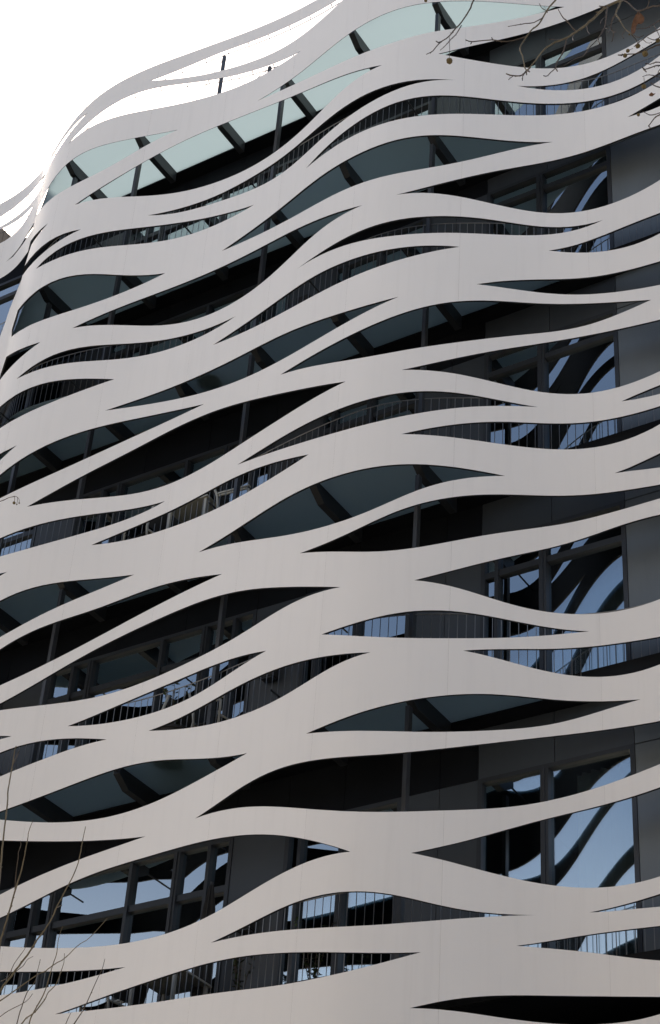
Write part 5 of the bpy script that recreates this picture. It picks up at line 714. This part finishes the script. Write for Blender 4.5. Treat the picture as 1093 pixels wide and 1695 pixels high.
def table(label, loc):
    t = thing('balcony_table', label, 'table', loc, 'metal tables on the balconies')
    q = MB(); q.box(-.36, .36, -.36, .36, .70, .725); q.build('tabletop', 'chair', t)
    for sx in (-.31, .31):
        for sy in (-.31, .31):
            q = MB(); q.box(sx-.02, sx+.02, sy-.02, sy+.02, 0, .699); q.build('leg', 'chair', t)
fz = lambda i: FLOORS[i]+.031
chair('pale metal armchair at the left of the third balcony railing', (-14.35, 16.45, fz(2)), rad(-100))
table('pale metal table between armchairs on the third balcony', (-13.55, 16.55, fz(2)))
chair('pale metal armchair right of the table on the third balcony', (-12.8, 16.5, fz(2)), rad(95))
chair('pale metal armchair on the second balcony behind the rods, left one', (-13.75, 16.5, fz(1)), rad(-95))
chair('pale metal armchair on the second balcony nearer the dark cladding', (-12.75, 16.5, fz(1)), rad(80))
chair('pale metal armchair at the left end of the lowest balcony opening', (-13.9, 16.5, fz(0)), rad(-100))
table('pale metal table beside the folded parasol on the lowest balcony', (-13.15, 16.6, fz(0)))
# folded parasol
t = thing('folded_parasol', 'folded dark parasol standing on the lowest balcony', 'parasol', (-12.95, 16.95, fz(0)))
q = MB(); q.lathe([(.22, 0), (.22, .05), (.05, .07), (.03, .16)], (0, 0, 0), 16); q.build('base', 'pot', t)
q = MB(); q.tube([(0, 0, .15), (0, 0, 2.1)], .019, 8); q.build('pole', 'post', t)
q = MB(); V = []; F = []; prof = [(.05, .55), (.12, .62), (.135, .9), (.115, 1.3), (.08, 1.75), (.03, 2.05), (.006, 2.1)]
for r_, z_ in prof:
    for j in range(16):
        a = 2*PI*j/16; rr = r_*(1.0 if j % 2 else .62); V.append((rr*math.cos(a), rr*math.sin(a), z_))
for k in range(len(prof)-1):
    for j in range(16): F.append((k*16+j, k*16+(j+1) % 16, (k+1)*16+(j+1) % 16, (k+1)*16+j))
q.add(V, F); q.build('canopy', 'sling', t)

# ------------------------------------------------------------------ trees in front, bare in winter
def px_size(x, y, Y, n):                  # metres that n photo pixels span at that depth
    return n*float(np.dot(ray(x, y)*Y, CM[2]))/3045.32
def path(P, Y0, Y1=None):
    Y1 = Y0 if Y1 is None else Y1
    return [at(x, y, Y0+(Y1-Y0)*i/max(1, len(P)-1)) for i, (x, y) in enumerate(P)]
def shoot(parent, name, P, Y0, Y1, w0, w1, m='twig', n=7, buds=True, seed=0):
    rnd = random.Random(seed+len(P)*7+int(P[0][0])); pts = path(P, Y0, Y1)
    C = [Vector(p) for p in catmull([tuple(p) for p in pts], 3)]
    r0 = px_size(*P[0], Y0, w0)/2; r1 = px_size(*P[-1], Y1 or Y0, w1)/2
    R = []
    for i, p in enumerate(C):
        u = i/(len(C)-1); r = r0+(r1-r0)*u; R.append(r*(1.0+rnd.uniform(-.08, .12)))
        if 0 < i < len(C)-1: C[i] = p + Vector((rnd.uniform(-1, 1), rnd.uniform(-1, 1), rnd.uniform(-1, 1)))*r*.35
    b = MB(); b.tube(C, R, n)
    if buds:                              # knobbly nodes and side buds
        for i in range(2, len(C)-1):
            if rnd.random() < .4:
                d = (C[i+1]-C[i-1]).normalized(); s = d.orthogonal().normalized(); s.rotate(Matrix.Rotation(rnd.uniform(0, 2*PI), 3, d))
                L = R[i]*rnd.uniform(2.2, 3.6); q = (s*.8+d*.7).normalized()
                b.tube([C[i]-d*R[i]*.6, C[i]+q*L*.45, C[i]+q*L], [R[i]*.75, R[i]*.62, R[i]*.12], 5)
    return b.build(name, m, parent, smooth=True)
def seedball(parent, x, y, Y, r, stem=None):
    c = at(x, y, Y); rr = px_size(x, y, Y, r); b = MB(); b.ball(c, rr, 14, 10)
    rnd = random.Random(int(x*7+y)); nv = []
    for p in b.v:
        d = Vector(p)-c; nv.append(tuple(c+d*(1+rnd.uniform(-.10, .10))))
    b.v = nv; o = b.build('seed_ball', 'seed', parent)
    if stem:
        s = MB(); p0 = at(stem[0], stem[1], Y); mid = (p0+c)/2+Vector((px_size(x, y, Y, .8), 0, 0)); s.tube([p0, mid, c], px_size(x, y, Y, .45), 5); s.build('stalk', 'twig', o)
    return o

rt = thing('plane_tree', 'bare plane tree whose twigs and seed balls hang into the upper right corner', 'tree', (0, 0, 0))
YR = 8.0
q = MB(); q.tube([(-.35, 9.0, -.2), (-.35, 9.0, .3), (-.42, 8.95, 2.5), (-.55, 8.9, 5.5), (-.62, 8.8, 8.2), (-.8, 8.7, 10.4), (-1.2, 8.55, 12.4), (-1.6, 8.4, 13.6)], [.42, .33, .27, .23, .20, .15, .10, .06], 14)
q.build('trunk', 'trunk', rt, smooth=True)
j0 = at(1030, 0, YR)
q = MB(); q.tube([(-.78, 8.7, 10.3), (-1.25, 8.45, 11.6), (-1.9, 8.2, 12.7), (-2.6, 8.05, 13.1), tuple(at(1065, -55, YR)), tuple(j0)], [.09, .07, .052, .04, px_size(1030, 0, YR, 3.2), px_size(1030, 0, YR, 2.3)], 9)
q.build('limb', 'bark', rt, smooth=True)
shoot(rt, 'branch', [(1030, 0), (1004, 11), (988, 26), (970, 41), (953, 53), (938, 63), (919, 70), (900, 83), (887, 100), (873, 116)], YR, YR-.3, 4.6, 2.0, 'bark', 8)
RT = [
 ([(953, 52), (939, 35), (932, 29), (924, 15)], 2.2, 1.2), ([(938, 64), (934, 83), (926, 97), (922, 104), (920, 113), (923, 118)], 2.4, 1.4),
 ([(921, 112), (912, 120), (905, 126), (900, 125)], 1.7, 1.2), ([(1006, 11), (1004, 26), (1001, 46), (994, 58), (990, 66), (993, 73)], 2.4, 1.3),
 ([(991, 65), (986, 69), (976, 79), (966, 92), (953, 97), (933, 109)], 1.8, 1.0), ([(1025, 8), (1018, 26), (1013, 35), (1012, 48), (1016, 55), (1013, 69)], 2.4, 1.3),
 ([(1030, -2), (1024, 12), (1020, 23), (1027, 34), (1036, 49), (1047, 57)], 3.0, 1.4), ([(1030, 0), (1040, 4), (1050, 14), (1057, 18), (1069, 15), (1082, 10), (1100, 9), (1125, 2)], 1.8, 2.6),
 ([(1125, 22), (1100, 30), (1080, 41), (1069, 46), (1053, 48)], 2.6, 1.2), ([(1125, 30), (1100, 44), (1077, 56), (1064, 65), (1050, 77)], 2.6, 1.2),
 ([(1125, 62), (1100, 72), (1087, 75), (1077, 80), (1062, 86), (1050, 89), (1024, 91)], 2.6, 1.6), ([(1125, 100), (1100, 104), (1087, 103), (1077, 106), (1068, 105)], 2.0, 1.2),
 ([(1125, 105), (1100, 108), (1087, 109), (1077, 112), (1067, 115)], 2.4, 1.6), ([(1125, 140), (1100, 145), (1085, 142), (1078, 137)], 2.2, 1.3),
 ([(1125, 172), (1100, 184), (1081, 190), (1073, 189), (1064, 184)], 1.9, 1.0), ([(1125, 178), (1100, 187), (1086, 193), (1079, 202), (1074, 208)], 2.2, 1.2),
 ([(1074, 208), (1077, 212)], 2.2, 1.0), ([(806, -45), (792, -18), (784, 0), (776, 19), (765, 36), (750, 52), (744, 60), (727, 72), (717, 84), (706, 90)], 2.6, 1.3),
 ([(764, 42), (755, 57), (746, 66), (738, 75), (729, 83)], 1.7, 1.0), ([(731, 69), (726, 70), (722, 68)], 2.0, 1.4),
 ([(962, -46), (938, -22), (920, 0), (905, 18), (893, 39), (882, 48), (871, 61), (861, 79), (865, 92), (869, 111), (872, 117)], 2.8, 1.6),
 ([(899, 29), (884, 37), (863, 40), (841, 44)], 1.7, 1.0), ([(870, 61), (840, 69), (815, 66), (782, 69), (771, 66)], 1.8, 1.4), ([(782, 69), (779, 73)], 1.8, 1.0), ([(816, 66), (814, 62)], 1.8, 1.0),
 ([(873, 116), (863, 125), (850, 125), (838, 122)], 2.2, 1.6), ([(850, 125), (842, 132)], 1.8, 1.2), ([(866, 122), (865, 133)], 1.7, 1.2), ([(872, 117), (878, 112)], 2.4, 1.8), ([(872, 117), (877, 119)], 2.4, 1.6), ([(871, 117), (872, 124)], 2.4, 1.6),
 ([(1024, 91), (1030, 92)], 2.2, 1.6), ([(971, 41), (973, 52), (977, 57)], 1.8, 1.0), ([(1067, 115), (1064, 112)], 2.6, 1.6), ([(1066, 115), (1070, 119)], 2.6, 1.6), ([(1045, 57), (1052, 64), (1056, 72)], 1.4, 1.0),
 ([(1093, 128), (1075, 124), (1064, 127)], 1.6, 1.0), ([(1125, 52), (1100, 58), (1084, 66), (1072, 62)], 1.8, 1.0), ([(1082, 41), (1088, 52), (1092, 60)], 1.4, .9), ([(1064, 65), (1072, 71), (1079, 70)], 1.3, .9), ([(1036, 49), (1030, 58), (1033, 64)], 1.3, .9), ([(1069, 15), (1075, 3), (1072, -8)], 1.6, 1.2), ([(1000, 46), (1008, 48)], 1.3, .9), ([(1004, 26), (996, 33), (994, 40)], 1.4, .9), ([(953, 53), (948, 62), (950, 68)], 1.4, .9), ([(1047, 57), (1058, 62), (1066, 58)], 1.3, .9), ([(1100, 108), (1090, 118), (1091, 124)], 1.5, 1.0), ([(905, 18), (897, 13), (893, 6)], 1.4, .9), ([(1012, 47), (1006, 54)], 1.5, 1.0), ([(1015, 54), (1020, 53)], 1.5, 1.0), ([(1004, 11), (992, 10)], 2.0, 1.4), ([(1060, 18), (1056, 24)], 1.2, 1.0), ([(940, 63), (926, 66), (910, 65)], 2.0, 1.4)]
for i, (P, a, b) in enumerate(RT): shoot(rt, 'twig', P, YR-.05*(i % 4), YR-.1-.12*(i % 5), a*1.15, b*1.15, 'twig' if a < 2.7 else 'bark', 6, True, i)
# the bough beyond the frame that carries the right hand twigs
shoot(rt, 'branch', [(1080, -60), (1105, -30), (1125, 2), (1132, 40), (1130, 90), (1128, 140), (1126, 178)], YR, YR-.2, 6, 3, 'bark', 8)
shoot(rt, 'branch', [(1065, -55), (1010, -60), (962, -46), (900, -58), (806, -45)], YR, YR-.2, 5, 2.8, 'bark', 8)
for x, y, r_, st in ((1056, 76, 4.2, (1057, 66)), (1039.5, 84, 3.2, (1048, 80)), (1035, 92, 3.6, None), (1068, 89, 5.0, (1064, 78)), (1089, 67, 3.8, (1092, 60)), (1066, 143, 4.0, (1066, 128)),
                     (1057, 190, 2.7, (1060, 184)), (744, 101, 5.2, (744, 62)), (705, 1, 2.8, (706, -10)), (1042, 57, 1.6, None)): seedball(rt, x, y, YR-.2, r_, st)
def leaf(parent, pts, Y, curl=.02):
    c = Vector((0, 0, 0)); P = [at(x, y, Y) for x, y in pts]
    for p in P: c += p
    c /= len(P); n = -Vector(CM[2]); V = []; F = []; k = len(P)
    for i, p in enumerate(P): V.append(p + n*curl*math.sin(i*1.7))
    V.append(c - n*curl*.8); V += [v + n*.0015 for v in V]
    for i in range(k):
        j = (i+1) % k; F += [(i, j, k), (k+1+j, k+1+i, 2*k+1), (i, k+1+i, k+1+j, j)]
    b = MB(); b.add(V, F); return b.build('leaf', 'leaf', parent)
leaf(rt, [(1056, 20), (1061, 23), (1067, 29), (1066, 36), (1062, 40), (1057, 38), (1054, 43), (1053, 50), (1050, 56), (1046, 57), (1045, 50), (1046, 41), (1048, 34), (1051, 27)], YR-.2, .012)
leaf(rt, [(1074, 157), (1078, 153), (1082, 155), (1086, 154), (1083, 157), (1080, 160), (1076, 159)], YR-.2, .006)

lt = thing('young_tree', 'bare young tree with thin upright shoots at the lower left edge', 'tree', (0, 0, 0))
YL = 6.0
q = MB(); q.tube([(-7.9, 6.3, -.2), (-7.9, 6.3, .2), (-7.85, 6.28, 2.0), (-7.8, 6.3, 4.2), (-7.9, 6.4, 6.2), (-7.95, 6.6, 7.6), (-7.9, 6.8, 8.5)], [.2, .14, .11, .085, .06, .04, .025], 12)
q.build('trunk', 'trunk', lt, smooth=True)
jb = at(-35, 1800, YL)
q = MB(); q.tube([(-7.84, 6.29, 2.6), (-7.3, 6.2, 3.1), (-6.7, 6.1, 3.5), tuple(jb), tuple(at(-12, 1700, YL))], [.07, .055, .042, .03, px_size(0, 1700, YL, 3.4)], 9); q.build('limb', 'bark', lt, smooth=True)
q = MB(); q.tube([tuple(jb), tuple(at(0, 1775, YL)), tuple(at(36, 1740, YL)), tuple(at(80, 1730, YL)), tuple(at(118, 1718, YL))], [.028, .02, .014, .010, .006], 7); q.build('limb', 'bark', lt, smooth=True)
LT = [
 ([(-12, 1700), (-10, 1600), (-6, 1520), (0, 1453), (3, 1413), (6, 1386), (12, 1333), (14, 1306), (18, 1282), (22, 1259), (25, 1240), (27, 1235)], 5.4, 1.3),
 ([(17, 1290), (20, 1271), (25, 1259), (32, 1243)], 1.8, 1.2), ([(-8, 1640), (0, 1564), (6, 1542), (14, 1514), (25, 1475), (32, 1453), (38, 1431), (42, 1410), (46, 1389), (48, 1376), (55, 1357)], 4.4, 1.1),
 ([(25, 1472), (27, 1445), (30, 1421), (31, 1410), (35, 1399), (34, 1392)], 2.0, 1.1),
 ([(-10, 1660), (0, 1641), (10, 1627), (22, 1611), (36, 1593), (50, 1575), (62, 1555), (75, 1538), (87, 1518), (95, 1500), (111, 1469), (121, 1450), (130, 1427), (135, 1402), (138, 1386), (142, 1368)], 4.6, 1.3),
 ([(-10, 1665), (0, 1657), (20, 1643), (40, 1629), (60, 1615), (76, 1607), (89, 1597), (109, 1585), (129, 1565), (149, 1552), (171, 1528), (178, 1520)], 2.8, 1.0),
 ([(38, 1738), (48, 1695), (56, 1675), (72, 1647), (80, 1623), (87, 1599), (94, 1579), (97, 1554), (104, 1533)], 3.0, 1.0),
 ([(10, 1760), (36, 1695), (58, 1675), (74, 1655), (80, 1643), (93, 1629), (101, 1609), (106, 1593), (107, 1578)], 2.8, 1.0),
 ([(18, 1755), (28, 1695), (36, 1667), (45, 1643), (58, 1625), (62, 1609), (67, 1588)], 2.4, 1.0), ([(-10, 1688), (0, 1683), (14, 1673), (43, 1658), (54, 1645)], 1.8, 1.0),
 ([(2, 1624), (14, 1617), (24, 1595), (41, 1571), (43, 1561)], 1.8, .9), ([(22, 1611), (38, 1599), (45, 1589), (55, 1583)], 1.8, .9),
 ([(100, 1728), (123, 1695), (137, 1673), (147, 1653), (159, 1625), (169, 1605), (174, 1587)], 2.4, 1.0), ([(100, 1728), (109, 1695), (118, 1676)], 2.0, 1.0), ([(95, 1502), (103, 1498)], 2.0, 1.2)]
for i, (P, a, b) in enumerate(LT): shoot(lt, 'shoot', P, YL, YL-.15-.1*(i % 4), a*.85, b*.85, 'bark' if a > 2.6 else 'twig', 7, True, 40+i)
q = MB(); pe = at(-14, 834, 7.0); q.tube([(-7.92, 6.75, 8.3), (-7.75, 6.9, 8.5), tuple(pe)], [.018, .012, px_size(0, 830, 7, 1.0)], 6); q.build('limb', 'bark', lt, smooth=True)
shoot(lt, 'twig', [(-14, 834), (0, 830), (7, 827.5), (14, 824), (24, 822)], 7.0, 7.0, 1.8, 1.1, 'twig', 6)
shoot(lt, 'twig', [(14, 824), (24, 821.5), (29, 823), (32, 827), (32, 832)], 7.0, 7.0, 1.1, .6, 'twig', 5, False)
for x, y, r_, st in ((23.6, 832.4, 2.5, (24.5, 822)), (32, 832.7, 1.3, None), (28, 835, 1.2, (29, 823))): seedball(lt, x, y, 7.0, r_, st)

# ------------------------------------------------------------------ the sunlit terrace across the street, behind the camera
wm = MB(); wm.box(-.55, .55, 0, .09, 0, 2.1); wme = wm.mesh('window', 'glass')
for j, (x0, wd, h_, c_) in enumerate(((-62, 26, 20, (.60, .48, .33)), (-36, 22, 21.5, (.64, .53, .38)), (-14, 24, 20.5, (.56, .44, .29)), (10, 22, 22.5, (.64, .55, .42)), (32, 26, 21, (.60, .49, .34)))):
    mm_ = paint('stucco', c_, .85, var=.08, scale=(.8, .8, .8))
    b_ = thing('terraced_house', ['ochre stucco house across the street, farthest left', 'cream stucco house across the street, tallest of the row', 'reddish stucco house across the street behind the camera',
        'pale stucco house across the street on the right', 'sandy stucco house across the street, farthest right'][j], 'house', (x0, -22, 0), 'terrace across the street')
    q = MB(); q.box(.02, wd-.02, -14, 0, 0, h_); q.build('wall', mm_, b_)
    q = MB(); q.box(0, wd, -.1, .5, h_+.001, h_+.45); q.box(.1, wd-.1, -13.9, -.11, h_+.001, h_+.3); q.build('cornice', 'concrete', b_)
    for fl in range(5):
        n = int(wd//3)
        for k in range(n): link('window', wme, b_, (wd*(k+.5)/n, .002, 2.2+fl*3.35))
